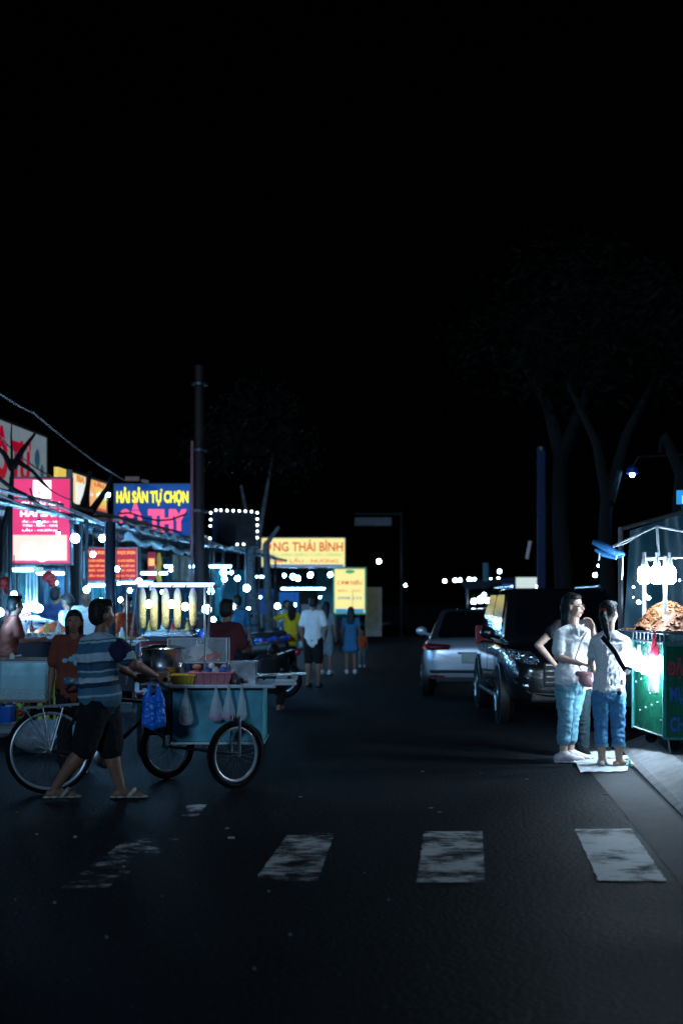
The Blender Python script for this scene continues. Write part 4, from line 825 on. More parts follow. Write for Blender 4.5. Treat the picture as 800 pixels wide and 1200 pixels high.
for q, k in (('knL', 'anL'), ('knR', 'anR')):
    pp = j[q].lerp(j[k], .5); b2 = MB(); b2.tube([pp, pp - Vector((0, 0, .03))], [.066, .066], 18, caps=False); b2.build('rolled_cuff', JEANSL, T, True)
b = MB(); pts = [j['shL'] + Vector((.06, .06, .07)), j['shL'] + Vector((.05, -.06, .045)), j['chest'] + Vector((.0, -.152, .0)), j['waist'] + Vector((.11, -.14, .0)), j['waist'] + Vector((.17, -.06, -.03))]
for i in range(len(pts) - 1):
    a, c = pts[i], pts[i + 1]; s_ = Vector((.7, -.1, .7)).normalized() * .022; b.prism([a - s_, a + s_, c + s_, c - s_], (0, -.006, 0))
b.build('strap', DARKC, T)
b = MB(); b.ell(j['hipR'] + Vector((-.0, -.098, .03)), (.035, .012, .028)); b.build('pocket_patch', cloth('dark_patch', (.03, .03, .06)), T, True)
for x in (-.1, .0, .1): b = MB(); b.box(j['pelvis'] + Vector((x, -.122, .055)), (.016, .014, .06)); b.build('belt_loop', WHITEC, T)
b = MB(); rnd = random.Random(5)
for k, (x0, y0, x1, y1) in enumerate(((680, 897, 735, 907), (700, 888, 741, 900), (676, 893, 705, 900), (690, 884, 722, 893))):
    q = [gp(x0, y1), gp(x1, y1 - 1), gp(x1 + 2, y0), gp(x0 - 5, y0 + 1)]; b = MB(); b.sheet([(p.x, p.y, .012 + .006 * k) for p in q], 10, 8, lambda u, v, p, k=k: p + Vector((0, .02 * math.sin(u * 7 + k), .008 * abs(math.sin(u * 11 + v * 8 + k)))))
    o = b.build('paper_sheet', mat('white_paper', (.8, .82, .83), .7), None, True); tag(o, ['widest and nearest crumpled white sheet under the slippers of the girl', 'white sheet under the right foot of the girl by the gutter', 'small white sheet nearest the white sneakers', 'farthest white sheet behind the slippers of the girl'][k], 'paper', 'white sheets on the ground under the girl')
# ------------------------------------------------------------------ other people
def figure(label, px, Y, h, yaw, z=0.0, **k):
    bs = Vector((P(px, 0, Y).x, Y, z)); jk = k.pop('jo', {}); return person(label, bs, stand(h, yaw, **jk), yaw, h, **k)[0]
SG = 'people walking and standing in the street'
figure('long haired woman in a yellow top reaching to the left', 341, 32.3, 1.56, R(-15), top=YELLOWC, toplen=.22, sleeve=.8, hair='long', group=SG, jo=dict(elL=(-.4, .08, 1.22), wrL=(-.62, .14, 1.24)), bottom=GREYC, leg=.3, shoes=('slipper', WHITEC))
figure('man in a white T-shirt and dark shorts seen from behind in the street', 367, 26, 1.66, R(15), top=WHITEC, toplen=.1, sleeve=.7, bottom=DARKC, leg=.46, shoes=('slipper', DARKC), group=SG, jo=dict(elR=(.26, -.06, 1.06), wrR=(.2, .1, .9)))
figure('long haired woman in grey beside the man in the white T-shirt', 382, 30.5, 1.56, R(25), top=GREYC, toplen=.15, sleeve=.6, bottom=GREYC, leg=.46, hair='long', shoes=('shoe', WHITEC), group=SG)
figure('woman in a blue dress standing apart near the yellow menu sign', 411, 30.8, 1.45, R(5), top=BLUEC, toplen=.18, sleeve=.5, hair='long', skirt=.55, shoes=('shoe', WHITEC), group=SG, coll='dress')
figure('person in white behind the woman in yellow', 335, 36, 1.6, R(120), top=WHITEC, toplen=.1, sleeve=.8, bottom=DARKC, leg=.95, group=SG, z=.0, shoes=('shoe', DARKC))
figure('small child in orange past the woman in blue', 424, 34, .9, R(170), top=ORANGEC, toplen=.1, sleeve=.8, bottom=GREYC, leg=.9, group=SG, shoes=('shoe', WHITEC))
KG = 'stall workers and diners on the left pavement'
SIT = dict(pelvis=(0, 0, .52), waist=(0, .02, .66), chest=(0, .05, .85), neck=(0, .08, 1.02), head=(0, .12, 1.17), shL=(-.165, .07, .98), shR=(.165, .07, .98), elL=(-.22, .12, .72), elR=(.22, .12, .72), wrL=(-.16, .36, .74), wrR=(.16, .36, .74), hipL=(-.09, .05, .5), hipR=(.09, .05, .5), knL=(-.14, .43, .5), knR=(.14, .43, .5), anL=(-.14, .4, .075), anR=(.14, .4, .075))
figure('worker in a rust shirt sitting at the far left edge', 8, 17.2, 1.6, R(60), z=.12, top=BROWNC, toplen=.02, sleeve=.7, bottom=DARKC, leg=.95, group=KG, jo={**SIT, **{k: (v[0], v[1], v[2] + .27) for k, v in SIT.items() if not k.startswith(('kn', 'an'))}}, shoes=('shoe', DARKC))
figure('worker in bright orange bending low over the food table', 58, 19.6, 1.6, R(75), z=.12, top=ORANGEC, toplen=.05, sleeve=.8, bottom=DARKC, leg=.95, group=KG, shoes=('shoe', DARKC), jo=dict(pelvis=(0, -.2, .92), waist=(0, -.1, 1.03), chest=(0, .08, 1.1), neck=(0, .26, 1.08), head=(0, .38, 1.03), shL=(-.16, .22, 1.07), shR=(.16, .22, 1.07), elL=(-.18, .3, .85), elR=(.18, .3, .85), wrL=(-.15, .45, .76), wrR=(.15, .45, .76)))
figure('man with a lit face looking down behind the bending worker', 80, 20.6, 1.55, R(-70), z=.12, top=WHITEC, toplen=.1, sleeve=.8, bottom=DARKC, leg=.95, group=KG, hdown=.4, shoes=('shoe', DARKC))
figure('man in dark blue standing with his back turned near the shutters', 65, 21.6, 1.66, R(20), z=.12, top=NAVYC, toplen=.1, sleeve=.8, bottom=DARKC, leg=.95, group=KG, shoes=('shoe', DARKC))
figure('person in a white shirt facing out beside the striped shirt man', 101, 21, 1.63, R(170), z=.12, top=WHITEC, toplen=.1, sleeve=1.3, bottom=DARKC, leg=.95, group=KG, shoes=('shoe', DARKC))
figure('worker in an orange shirt turned right, seen past the striped shirt man', 147, 20.2, 1.52, R(120), z=.12, top=ORANGEC, toplen=.1, sleeve=.8, bottom=DARKC, leg=.95, group=KG, hdown=.3, jo=dict(wrR=(.2, .3, .95), wrL=(-.2, .3, .95)), shoes=('shoe', DARKC))
figure('person in pale pink behind the worker at the left edge', 20, 20.5, 1.56, R(150), z=.12, top=PINKC, toplen=.1, sleeve=.8, bottom=DARKC, leg=.95, group=KG, shoes=('shoe', DARKC))
figure('dark shirted diner sitting with his back to us behind the glass case', 260, 16.2, 1.66, R(25), z=0, top=MAROONC, toplen=.02, sleeve=.8, bottom=DARKC, leg=.95, group=KG, jo={k: (v[0], v[1], v[2] + (.28 if not k.startswith(('kn', 'an')) else 0)) for k, v in SIT.items()}, shoes=('shoe', DARKC))
figure('diner with only a dark head showing between bulbs', 278, 25, 1.55, R(-30), z=.12, top=BLUEC, toplen=.02, sleeve=.8, bottom=DARKC, leg=.95, group=KG, shoes=('shoe', DARKC))
figure('person leaning over the blue motorbikes by the pale tree', 288, 27, 1.3, R(60), z=.12, top=BLUEC, toplen=.02, sleeve=.8, bottom=DARKC, leg=.95, group=KG, shoes=('shoe', DARKC))
figure('person in black crouching low right of the cart tray', 313, 20.5, 1.6, R(10), z=0, top=DARKC, toplen=.02, sleeve=.9, bottom=DARKC, leg=.95, group=KG, hdown=.9, shoes=('slipper', PINKC), jo=dict(pelvis=(0, 0, .36), waist=(0, .06, .5), chest=(0, .18, .66), neck=(0, .3, .78), head=(0, .4, .84), shL=(-.16, .26, .76), shR=(.16, .26, .76), elL=(-.22, .42, .55), elR=(.22, .42, .55), wrL=(-.1, .58, .4), wrR=(.1, .58, .4), hipL=(-.09, .02, .34), hipR=(.09, .02, .34), knL=(-.2, .36, .46), knR=(.2, .36, .46), anL=(-.16, .1, .075), anR=(.16, .1, .075)))

# ------------------------------------------------------------------ push cart
def wheel(mb_parent, c, r, yaw, spokes=28, tyre=.022, name='wheel', rimm=None):
    """bicycle wheel standing in the vertical plane that contains direction yaw; c in parent-local metres"""
    c = Vector(c); d = Vector((math.cos(yaw), math.sin(yaw), 0)); zz = Vector((0, 0, 1)); ax = d.cross(zz)
    def ring(rr, t, m, nm, par):
        b = MB(); n = 44; k = 8; vs = []; fs = []
        for i in range(n):
            a = 2 * math.pi * i / n; rad = d * math.cos(a) + zz * math.sin(a)
            for q in range(k): e = 2 * math.pi * q / k; vs.append(c + rad * (rr + t * math.cos(e)) + ax * t * math.sin(e))
        for i in range(n):
            for q in range(k): fs.append((i * k + q, i * k + (q + 1) % k, ((i + 1) % n) * k + (q + 1) % k, ((i + 1) % n) * k + q))
        b.add(vs, fs); return b.build(nm, m, par, True)
    w_ = MB(); w_.tube([c - ax * .05, c + ax * .05], .022, 10); W_ = w_.build(name, STEEL, mb_parent, True)
    ring(r - tyre, tyre, RUBBER, 'tyre', W_); ring(r - tyre * 2.3, .014, rimm or ALLOY, 'rim', W_)
    b = MB()
    for i in range(spokes):
        a = 2 * math.pi * i / spokes; rad = d * math.cos(a) + zz * math.sin(a); a2 = a + (.5 if i % 2 else -.5); h_ = d * math.cos(a2) + zz * math.sin(a2); s_ = ax * (.03 if i % 4 < 2 else -.03)
        b.tube([c + h_ * .02 + s_, c + rad * (r - tyre * 2.4)], .0011, 4)
    o = b.build('spokes', STEEL, W_); o['kind'] = 'stuff'
    return W_
CB = Vector((P(262, 0, 12.3).x, 12.3, 0)); CT = thing('food_cart', 'teal street food cart with bicycle wheels, lamps and hanging corn', 'food cart', CB)
def cw(px, py, Y): return P(px, py, Y)
YC0, YC1 = 12.05, 12.8
def cbox(name, m, px0, px1, py0, py1, Y0_, Y1_, bev=.0, par=None):
    a, c = P(px0, py1, Y0_), P(px1, py0, Y0_); b = MB(); b.box(((a.x + c.x) / 2, (Y0_ + Y1_) / 2, (a.z + c.z) / 2), (c.x - a.x, Y1_ - Y0_, c.z - a.z), bev=bev)
    return b.build(name, m, par or CT, world=True)
cbox('body', TEALP, 202, 308, 808, 870, YC0, YC1, .012); cbox('side_box', mat('dark_box', (.02, .025, .03), .5), 168, 201, 812, 862, 12.1, 12.7, .01)
cbox('counter', GALV, 163, 322, 802.5, 807, YC0 - .08, YC1 + .08, .006); cbox('front_shelf', GALV, 322, 346, 796, 800, YC0 + .05, YC1, .005)
cbox('trim', GALV, 200, 309.5, 870, 872.5, YC0 - .012, YC1)
WYW = R(42)
for px, Yw in ((276, 11.83), (196, 12.5)):
    c = P(px, 0, Yw) - CB; c.z = .285; wheel(CT, c, .285, WYW, 28, .028)
b = MB(); pa, pb_ = P(196, 0, 12.5), P(276, 0, 11.83); pa.z = pb_.z = .285; b.tube([pa, pb_], .014, 8)
for px, Yw in ((276, 11.83), (196, 12.5)):
    c = P(px, 0, Yw); c.z = .285; d = Vector((math.sin(WYW), -math.cos(WYW), 0)) * .055
    for sg in (-1, 1): b.tube([c + d * sg, c + d * sg + Vector((0, 0, .32))], .012, 6)
b.build('axle', DSTEEL, CT, True, world=True)
b = MB()
for px, Yp in ((148, 12.1), (240, 12.1), (148, 12.7), (240, 12.7)): b.tube([P(px, 803, Yp), P(px, 686, 12.1) + Vector((0, Yp - 12.1, 0))], .0095, 8)
z = P(0, 686, 12.1).z; x0, x1 = P(143, 0, 12.1).x, P(250, 0, 12.1).x
for Yp in (12.1, 12.7): b.tube([(x0, Yp, z), (x1, Yp, z)], .012, 8)
for xx in (x0, x1): b.tube([(xx, 12.1, z), (xx, 12.7, z)], .01, 6)
b.build('canopy_frame', GALV, CT, True, world=True)
b = MB(); b.tube([(x0 + .14, 12.07, z - .002), (x1, 12.07, z - .002)], .014, 10); b.build('blue_tube_lamp', B_BLUE, CT, True, world=True)
b = MB(); b.tube([(x0 + .1, 12.2, z + .01), (x1, 12.2, z + .01)], .012, 8); b.build('white_tube_lamp', glow('tube_white', (.5, .65, 1), 5), CT, True, world=True)
for px, py in ((174, 708), (201, 708), (217, 711)):
    b = MB(); b.ell(P(px, py, 11.93), (.03, .03, .034)); b.build('bulb', glow('cart_bulb', (.7, .85, 1), 42), CT, True, world=True); b = MB(); b.tube([P(px, py - 4, 11.93), (P(px, 0, 11.93).x, 11.95, z - .01), (P(px, 0, 11.93).x, 12.1, z)], .005, 5); b.build('cord', BLACKP, CT, world=True)
b = MB(); b.tube([P(167, 798, 11.9), P(165, 797, 11.78), P(182, 797, 11.45), P(193, 796.5, 11.3)], .012, 8); b.tube([P(182, 797, 11.45), P(196, 806, 11.9), P(205, 812, 12.2)], .014, 8); b.build('push_handle', DSTEEL, CT, True, world=True)
b = MB(); b.tube([P(186, 797, 11.4), P(194, 796.5, 11.28)], .019, 10); b.build('grip', RUBBER, CT, True, world=True); b = MB(); b.tube([P(158, 797, 11.76), P(170, 797, 11.72)], .017, 10); b.build('grip', RUBBER, CT, True, world=True)
# goods on and around the cart
CORN = mat('pale_corn', (.78, .62, .25), .5, var=.2, scale=30, bump=.8, bscale=70)
for i, (px, y1) in enumerate(((167, 737), (180.5, 740), (194, 736), (208, 736), (226, 734))):
    T = thing('corn_cob', ['pale corn cob hanging leftmost under the cart lamps', 'second and longest hanging corn cob from the left', 'middle hanging corn cob, third from the left', 'fourth hanging corn cob from the left', 'rightmost hanging corn cob, beside the cart post'][i], 'corn', P(px, y1, 12.1), random.uniform(0, 6), 'corn cobs hanging under the cart lamps')
    L_ = (y1 - 689) / FPX * 12.1; b = MB(); b.lathe([(.001, 0), (.018, .004), (.026, .02), (.031, .06), (.033, L_ * .4), (.033, L_ * .62), (.031, L_ * .7), (.028, L_ * .76)], n=14); b.build('cob', CORN, T, True)
    b = MB(); b.lathe([(.034, L_ * .6), (.035, L_ * .74), (.03, L_ * .86), (.018, L_ * .96), (.006, L_)], n=9); b.build('husk', mat('pale_husk', (.6, .62, .4), .6, trans=0), T, True)
    if i == 0: pass
PB = P(192, 803, 12.4); T = thing('cooking_pot', 'wide steel steaming pot on the left of the cart counter', 'pot', PB)
b = MB(); b.lathe([(.001, 0), (.19, 0), (.196, .02), (.196, .15), (.2, .16), (.196, .17), (.196, .3), (.205, .31), (.205, .318)], n=36); b.build('vessel', STEEL, T, True)
b = MB(); b.lathe([(.207, .318), (.2, .33), (.12, .35), (.001, .358)], n=36); b.build('lid', STEEL, T, True)
for sd in (-1, 1): b = MB(); b.tube([(sd * .195, -.04, .24), (sd * .235, -.03, .25), (sd * .235, .03, .25), (sd * .195, .04, .24)], .008, 8); b.build('handle', STEEL, T, True)
T = thing('glass_case', 'clear glass display case with white rice mound on the cart', 'display case', P(233, 776, 12.5))
a, c = P(198, 775, 12.35), P(267, 747, 12.35); w_, h_ = c.x - a.x, c.z - a.z; z0 = 0
b = MB()
for x in (-w_ / 2, w_ / 2): 
    b.box((x, 0, h_ / 2), (.004, .32, h_))
for y in (-.16, .16): b.box((0, y, h_ / 2), (w_ - .006, .004, h_))
b.build('glass_panes', GLASS, T)
b = MB()
for x in (-w_ / 2, 0, w_ / 2):
    for y in (-.165, .165): b.tube([(x, y, 0), (x, y, h_)], .0045, 6)
for z_ in (0, h_):
    for y in (-.165, .165): b.tube([(-w_ / 2, y, z_), (w_ / 2, y, z_)], .0045, 6)
    for x in (-w_ / 2, w_ / 2): b.tube([(x, -.165, z_), (x, .165, z_)], .0045, 6)
b.build('case_frame', ALLOY, T); b = MB(); b.box((0, 0, .004), (w_, .32, .008)); b.build('shelf', GALV, T)
gt = T.location.copy()
b = MB(); b.sheet([(-.16, -.13, 0), (.17, -.13, 0), (.17, .13, 0), (-.16, .13, 0)], 20, 16, lambda u, v, p: p + Vector((0, 0, .012 + .15 * max(0, math.sin(u * 3.14) * math.sin(v * 3.14)) ** .9 + .012 * noise.noise(Vector((u * 9, v * 9, 0)))))); o = b.build('rice_mound', mat('white_rice', (.8, .78, .75), .8, bump=1, bscale=120), None, True); o.location = gt; tag(o, 'white mound of rice inside the glass case', 'rice')
b = MB(); b.sheet([(0, -.145, .02), (.2, -.15, .03), (.22, -.14, .09), (.06, -.14, .05)], 8, 5, lambda u, v, p: p + Vector((0, .01 * math.sin(u * 8), 0))); b.prism([(-.0, -.15, .015), (.2, -.15, .07), (.19, -.15, .1), (.06, -.15, .07)], (0, .01, 0)); o = b.build('red_bag', REDP, None, True); o.location = gt; tag(o, 'small folded red bag leaning on the rice mound', 'bag')
for px in (200, 233, 266): 
    pass
b = MB()
for px in (200, 266):
    for yy in (12.36, 12.64): b.tube([P(px, 776, 12.5) + Vector((0, yy - 12.5, 0)), Vector((P(px, 0, 12.5).x, yy, P(0, 803, 12.5).z))], .008, 6)
b.build('case_stand', GALV, CT, world=True)
def basket(label, px0, px1, py0, py1, Y, dep, m, cat='basket', name='plastic_basket', ribs=True):
    a, c = P(px0, py1, Y), P(px1, py0, Y); w_, h_ = c.x - a.x, c.z - a.z; T = thing(name, label, cat, ((a.x + c.x) / 2, Y + dep / 2, a.z)); b = MB()
    def ringp(s, z, t=0): return [Vector((x * (w_ / 2 - t) * s, y * (dep / 2 - t) * s, z)) for x, y in ((-1, -1), (1, -1), (1, 1), (-1, 1))]
    o0, o1, i1, i0 = ringp(.86, 0), ringp(1, h_), ringp(1, h_, .012), ringp(.86, .012, .01); vs = o0 + o1 + i1 + i0; fs = [(0, 1, 2, 3), (12, 15, 14, 13)]
    for k in range(3):
        for q in range(4): q2 = (q + 1) % 4; fs.append((k * 4 + q, k * 4 + q2, k * 4 + 4 + q2, k * 4 + 4 + q))
    b.add(vs, fs); b.build('tub', m, T)
    b = MB(); rr = ringp(1.03, h_); 
    for q in range(4): b.tube([rr[q], rr[(q + 1) % 4]], .009, 6)
    b.build('rim', m, T, True)
    if ribs:
        b = MB()
        for t in (-.7, -.35, 0, .35, .7): b.tube([(t * w_ / 2 * .87, -dep / 2 * .87 - .003, .01), (t * w_ / 2, -dep / 2 - .003, h_ - .01)], .004, 5)
        b.build('ribs', m, T)
    return T
basket('pink plastic basket of wrapped snacks in the middle of the cart', 221, 271, 789, 803, 12.02, .26, PINKP); basket('yellow plastic tub beside the steel pot', 200, 228, 792, 803, 12.0, .2, YELP, 'tub', 'plastic_tub')
b0 = P(245, 790, 12.15)
for i in range(13):
    p = b0 + Vector((random.uniform(-.14, .14), random.uniform(-.06, .08), random.uniform(-.02, .07))); b = MB(); b.ell((0, 0, 0), (random.uniform(.025, .04), .025, random.uniform(.02, .035)))
    m = [WHITEP, CLEARP, mat('blue_wrap', (.04, .12, .5), .4), mat('amber_wrap', (.7, .35, .05), .3), mat('terracotta_wrap', (.6, .25, .15), .5)][i % 5]
    o = put(blob(b, .008, 1, wr=.004, wf=40), 'snack_packet', m, None); o.location = p; tag(o, ['white', 'clear', 'blue', 'amber', 'terracotta'][i % 5] + ' wrapped snack packet piled in the pink basket', 'snack packet', 'snack packets in the pink basket')
T = thing('steel_box', 'square steel box with a shiny side at the right of the cart counter', 'box', P(286, 803, 12.3)); 
b = MB(); b.box((0, 0, .1), (.22, .22, .2), bev=.006); b.build('box', STEEL, T); b = MB(); b.box((0, 0, .205), (.235, .235, .012), bev=.004); b.build('lid', GALV, T)
o = MB().box(P(281, 799, 12.05), (.06, .06, .07), bev=.02).build('black_jar', BLACKP); tag(o, 'small black jar before the steel box', 'jar')
o = MB().box(P(330, 790.5, 12.2), (.42, .3, .012), rx=.0, ry=-.03, bev=.004).build('serving_tray', STEEL); tag(o, 'long thin metal tray sticking out at the right end of the cart', 'tray')
b = MB(); b.tube([P(310, 797, 12.2), P(308, 793, 12.2)], .012); b.tube([P(340, 797, 12.2), P(338, 790, 12.2)], .012); b.build('tray_support', DSTEEL, CT, world=True)
o = MB().box(P(334, 801.5, 12.0), (.19, .12, .02), bev=.006).build('white_box', WHITEP); tag(o, 'flat white box hanging under the tray at the cart end', 'box')
def plastic_bag(label, px, py0, py1, Y, wpx, m, content=None, group=None, handles=True):
    a = P(px, py0, Y); L_ = (py1 - py0) / FPX * Y; hw = wpx / FPX * Y / 2; T = thing('plastic_bag', label, 'bag', a, random.uniform(-.3, .3), group); b = MB()
    ph = random.uniform(0, 6); ns = 18; vs = []; fs = []; pr = ((0, .1), (.08, .16), (.25, .38), (.45, .62), (.65, .82), (.82, .98), (.93, .9), (1, .5), (1.01, .05))
    for z_, r_ in pr:
        for k in range(ns):
            a_ = 6.2832 * k / ns; fold = 1 + (.16 * math.sin(a_ * 5 + ph) + .1 * math.sin(a_ * 8 + z_ * 5)) * (1 - .3 * z_); vs.append(Vector((math.cos(a_) * hw * r_ * fold, math.sin(a_) * hw * r_ * fold * .5, -L_ * z_)))
    for i in range(len(pr) - 1):
        for k in range(ns): fs.append((i * ns + k, i * ns + (k + 1) % ns, (i + 1) * ns + (k + 1) % ns, (i + 1) * ns + k))
    b.add(vs, fs); b.build('film', m, T, 'full')
    if content: b = MB(); b.ell((0, 0, -L_ * .86), (hw * .8, hw * .35, L_ * .1)); put(blob(b, .006, 2, wr=.006, wf=40), 'contents', content, T)
    if handles:
        b = MB(); b.tube([(-.01, 0, -L_ * .1), (-.005, 0, .02), (.005, 0, .02), (.01, 0, -L_ * .1)], .004, 6); b.build('handle', m, T, True)
    return T
T = thing('plastic_bag', 'full blue plastic bag hanging from the push handle', 'bag', P(180, 801, 11.5)); b = MB()
for x0_, z0_, r0_, x1_, z1_, r1_ in ((-.055, -.32, .042, -.05, -.14, .038), (.055, -.32, .042, .05, -.14, .038), (0, -.33, .05, 0, -.15, .048), (-.05, -.14, .036, -.035, -.03, .014), (.05, -.14, .036, .035, -.03, .014)): b.cap((x0_, 0, z0_), r0_, (x1_, 0, z1_), r1_)
put(blob(b, .007, 5, wr=.007, wf=18), 'film', mat('blue_film', (.015, .2, .85), .3, var=.2), T)
for sd in (-1, 1): b = MB(); b.tube([(sd * .03, 0, -.03), (sd * .022, 0, .03), (sd * .01, .01, .035)], .006, 6); b.build('handle', mat('blue_film', (.015, .13, .6), .3), T, True)
BG = 'clear bags hanging on the cart side'
plastic_bag('clear bag hanging leftmost, over the dark corner of the cart', 218, 808, 850, 11.95, 18, CLEARP, None, BG); plastic_bag('clear bag with pink food hanging in the middle of the cart side', 253, 806, 846, 11.97, 18, CLEARP, mat('pink_food', (.75, .15, .5), .4), BG)
plastic_bag('clear bag with pink food touching its left twin', 268, 806, 845, 11.95, 16, CLEARP, mat('pink_food', (.75, .15, .5), .4), BG); plastic_bag('clear empty bag hanging rightmost on the cart side', 283, 804, 844, 11.97, 12, CLEARP, None, BG)
# ------------------------------------------------------------------ bicycle that pushes the cart
BB = Vector((P(58, 0, 11.5).x, 11.5, 0)); BK = thing('bicycle', 'dark bicycle with chrome rear rack hitched behind the food cart', 'bicycle', BB)
BY = R(20); wheel(BK, (0, 0, .35), .35, BY, 36, .019)
bd = Vector((math.cos(BY), math.sin(BY), 0)); bn = Vector((-math.sin(BY), math.cos(BY), 0)); Z3 = Vector((0, 0, 1))
BKP = mat('dark_frame', (.02, .025, .03), .35)
def bp(x, z, n=0): return bd * x + Z3 * z + bn * n
b = MB(); 
for n in (-.055, .055): b.tube([bp(0, .35, n), bp(.2, .62, n * .6), bp(.3, .78, n * .2)], .008, 6); b.tube([bp(0, .35, n), bp(.44, .29, n * .4)], .009, 6)
b.tube([bp(.44, .29), bp(.27, .86)], .016, 10); b.tube([bp(.44, .29), bp(.85, .66)], .017, 10); b.tube([bp(.28, .78), bp(.85, .72)], .015, 10); b.tube([bp(.86, .76), bp(.84, .5), bp(.95, .42)], .016, 10); b.build('frame', BKP, BK, True)
b = MB(); b.ell(bp(.24, .9), (.09, .085, .035)); b.ell(bp(.16, .905), (.05, .1, .04)); b.ell(bp(.36, .9), (.06, .03, .025)); put(blob(b, .01, 4), 'saddle', mat('grey_blue_saddle', (.1, .2, .28), .4), BK)
b = MB(); b.tube([bp(-.2, .70, .05), bp(.24, .72, .05), bp(.3, .76, .05)], .007, 6); b.tube([bp(-.2, .70, -.05), bp(.24, .72, -.05), bp(.3, .76, -.05)], .007, 6)
for x in (-.2, -.08, .05, .16): b.tube([bp(x, .705, -.06), bp(x, .705, .06)], .006, 6)
for n in (-.06, .06):
    for x in (-.2, -.06, .1): b.tube([bp(0, .35, n), bp(x, .70, n * .9)], .0055, 6)
b.build('rear_rack', ALLOY, BK, True)
b = MB(); b.ell(bp(-.23, .66), (.03, .03, .025)); b.build('reflector', REDP, BK, True)
b = MB(); b.lathe([(.001, 0), (.09, 0), (.095, .004), (.09, .008), (.001, .008)], bp(.44, .29, -.06), 20, Matrix.Rotation(BY, 3, 'Z') @ Matrix.Rotation(R(90), 3, 'X')); b.build('chainring', STEEL, BK, True)
for sg in (-1, 1): b = MB(); b.tube([bp(.44, .29, sg * .08), bp(.44 + sg * .12, .29 - sg * .11, sg * .09)], .009, 6); b.box(bp(.44 + sg * .12, .29 - sg * .11, sg * .13), (.09, .07, .02), rz=BY); b.build('pedal', DSTEEL, BK)
b = MB(); n = 26; pts = [bp(.375 * math.cos(a), .35 + .375 * math.sin(a)) for a in [R(10 + 150 * i / n) for i in range(n + 1)]]; b = None
o = MB().tube([BB + bp(.86, .7), P(168, 815, 12.1), P(205, 820, 12.3)], .015, 8).build('hitch_bar', DSTEEL, None, True); o.parent = BK; 
for v in o.data.vertices: v.co = BK.matrix_basis.inverted() @ v.co
# ------------------------------------------------------------------ right-hand stall
GRN_ = mat('green_panel', (.01, .13, .07), .25, var=.3, scale=5, coat=.6)
ST = thing('snack_stall', 'green snack stall with red and blue lettering at the right kerb', 'stall', Vector((2.993, 13.2, .15)), R(3))
sl = ST.matrix_basis.inverted()
b = MB(); b.box((.85, .56, .585), (1.7, 1.12, .89), bev=.01); b.build('body', GRN_, ST)
DOT = mat('white_rivet', (.7, .8, .8), .3)
for t in range(14): 
    pass
b = MB()
for x0_, x1_ in ((0, 0),): 
    for i in range(22): b.box((-.006, .03 + i * .05, .155), (.01, .018, .012))
    for i in range(10): b.box((-.006, .1 + (i * .37) % .95, .3 + (i * .23) % .42), (.008, .016, .014))
b.build('studs', DOT, ST)
b = MB()
for x, y in ((0, 0), (1.7, 0), (0, 1.12), (1.7, 1.12)): b.box((x, y, .585), (.03, .03, .9))
b.box((.85, -.012, .135), (1.7, .02, .025)); b.box((.85, -.012, 1.0), (1.66, .02, .02)); b.build('edge_trim', mat('teal_trim', (.05, .3, .28), .35, .3), ST)
b = MB()
for (x0, y0, x1, y1) in ((0, 0, 1.7, 0), (0, 0, 0, 1.12), (0, 1.12, 1.7, 1.12), (1.7, 0, 1.7, 1.12)):
    for z in (1.02, 1.11): b.tube([(x0, y0, z), (x1, y1, z)], .009, 6)
    for k in range(9): t = k / 8; b.tube([(x0 + (x1 - x0) * t, y0 + (y1 - y0) * t, 1.0), (x0 + (x1 - x0) * t, y0 + (y1 - y0) * t, 1.11)], .006, 5)
b.build('rail', GALV, ST)
b = MB(); b.box((.8, .56, 1.125), (1.9, 1.18, .02), bev=.006); b.build('counter', STEEL, ST)
LR = mat('dark_red_letters', (.55, .05, .08), .4, var=.1); LB = mat('blue_letters', (.03, .14, .5), .4, var=.1)
for s_, x, w_, z, h_, m in (('ĐẶC SẢN', .03, .42, .785, .2, LR), ('MỰC KHÔ', .05, .44, .545, .2, LB), ('CHẢ CÁ', .05, .38, .29, .18, LB)): text(s_, w_, h_, m, ST, at=(x + w_ / 2, -.012, z), bold=.03)
b = MB()
for x in (.14, 1.5):
    for y in (.16, .96):
        b.tube([(x, y - .0, -.0 + .06), (x, y, .14)], .014, 6)
b.build('legs', DSTEEL, ST)
for x in (.14, 1.5):
    for y in (.16, .96): b = MB(); b.lathe([(.001, -.02), (.055, -.02), (.06, -.01), (.06, .01), (.055, .02), (.001, .02)], (x, y, .06), 16, Matrix.Rotation(R(90), 3, 'X')); b.build('wheel', RUBBER, ST, True)
b = MB(); b.tube([(.05, -.02, .0), (.035, -.0, .14)], .01, 6); b.build('prop', GALV, ST)
b = MB()
for x, y in ((.08, .25), (1.6, .25), (1.6, 1.0), (.08, 1.0)): b.tube([(x, y, 1.13), (x, y, 1.84)], .02, 8)
b.tube([(-.12, .25, 1.82), (1.7, .25, 1.86)], .014, 8); b.tube([(.08, .25, 1.82), (.08, 1.0, 1.82)], .012, 8); b.tube([(.02, .25, 1.84), (.0, .25, 2.12)], .013, 8); b.tube([(.3, .25, 1.84), (.3, .25, 2.05)], .01, 8)
b.tube([(.0, .25, 2.12), (.9, .25, 1.95), (1.7, .25, 1.9)], .012, 8); b.tube([(0, .25, 2.12), (-.16, .25, 2.05), (-.42, .25, 1.93)], .009, 8); b.tube([(-.16, .22, 2.05), (-.3, .22, 1.96), (-.42, .25, 1.92)], .006, 8); b.build('canopy_frame', mat('white_tube', (.7, .74, .76), .4), ST, True)
SGB = 'hot white bulbs on the bar of the green stall'
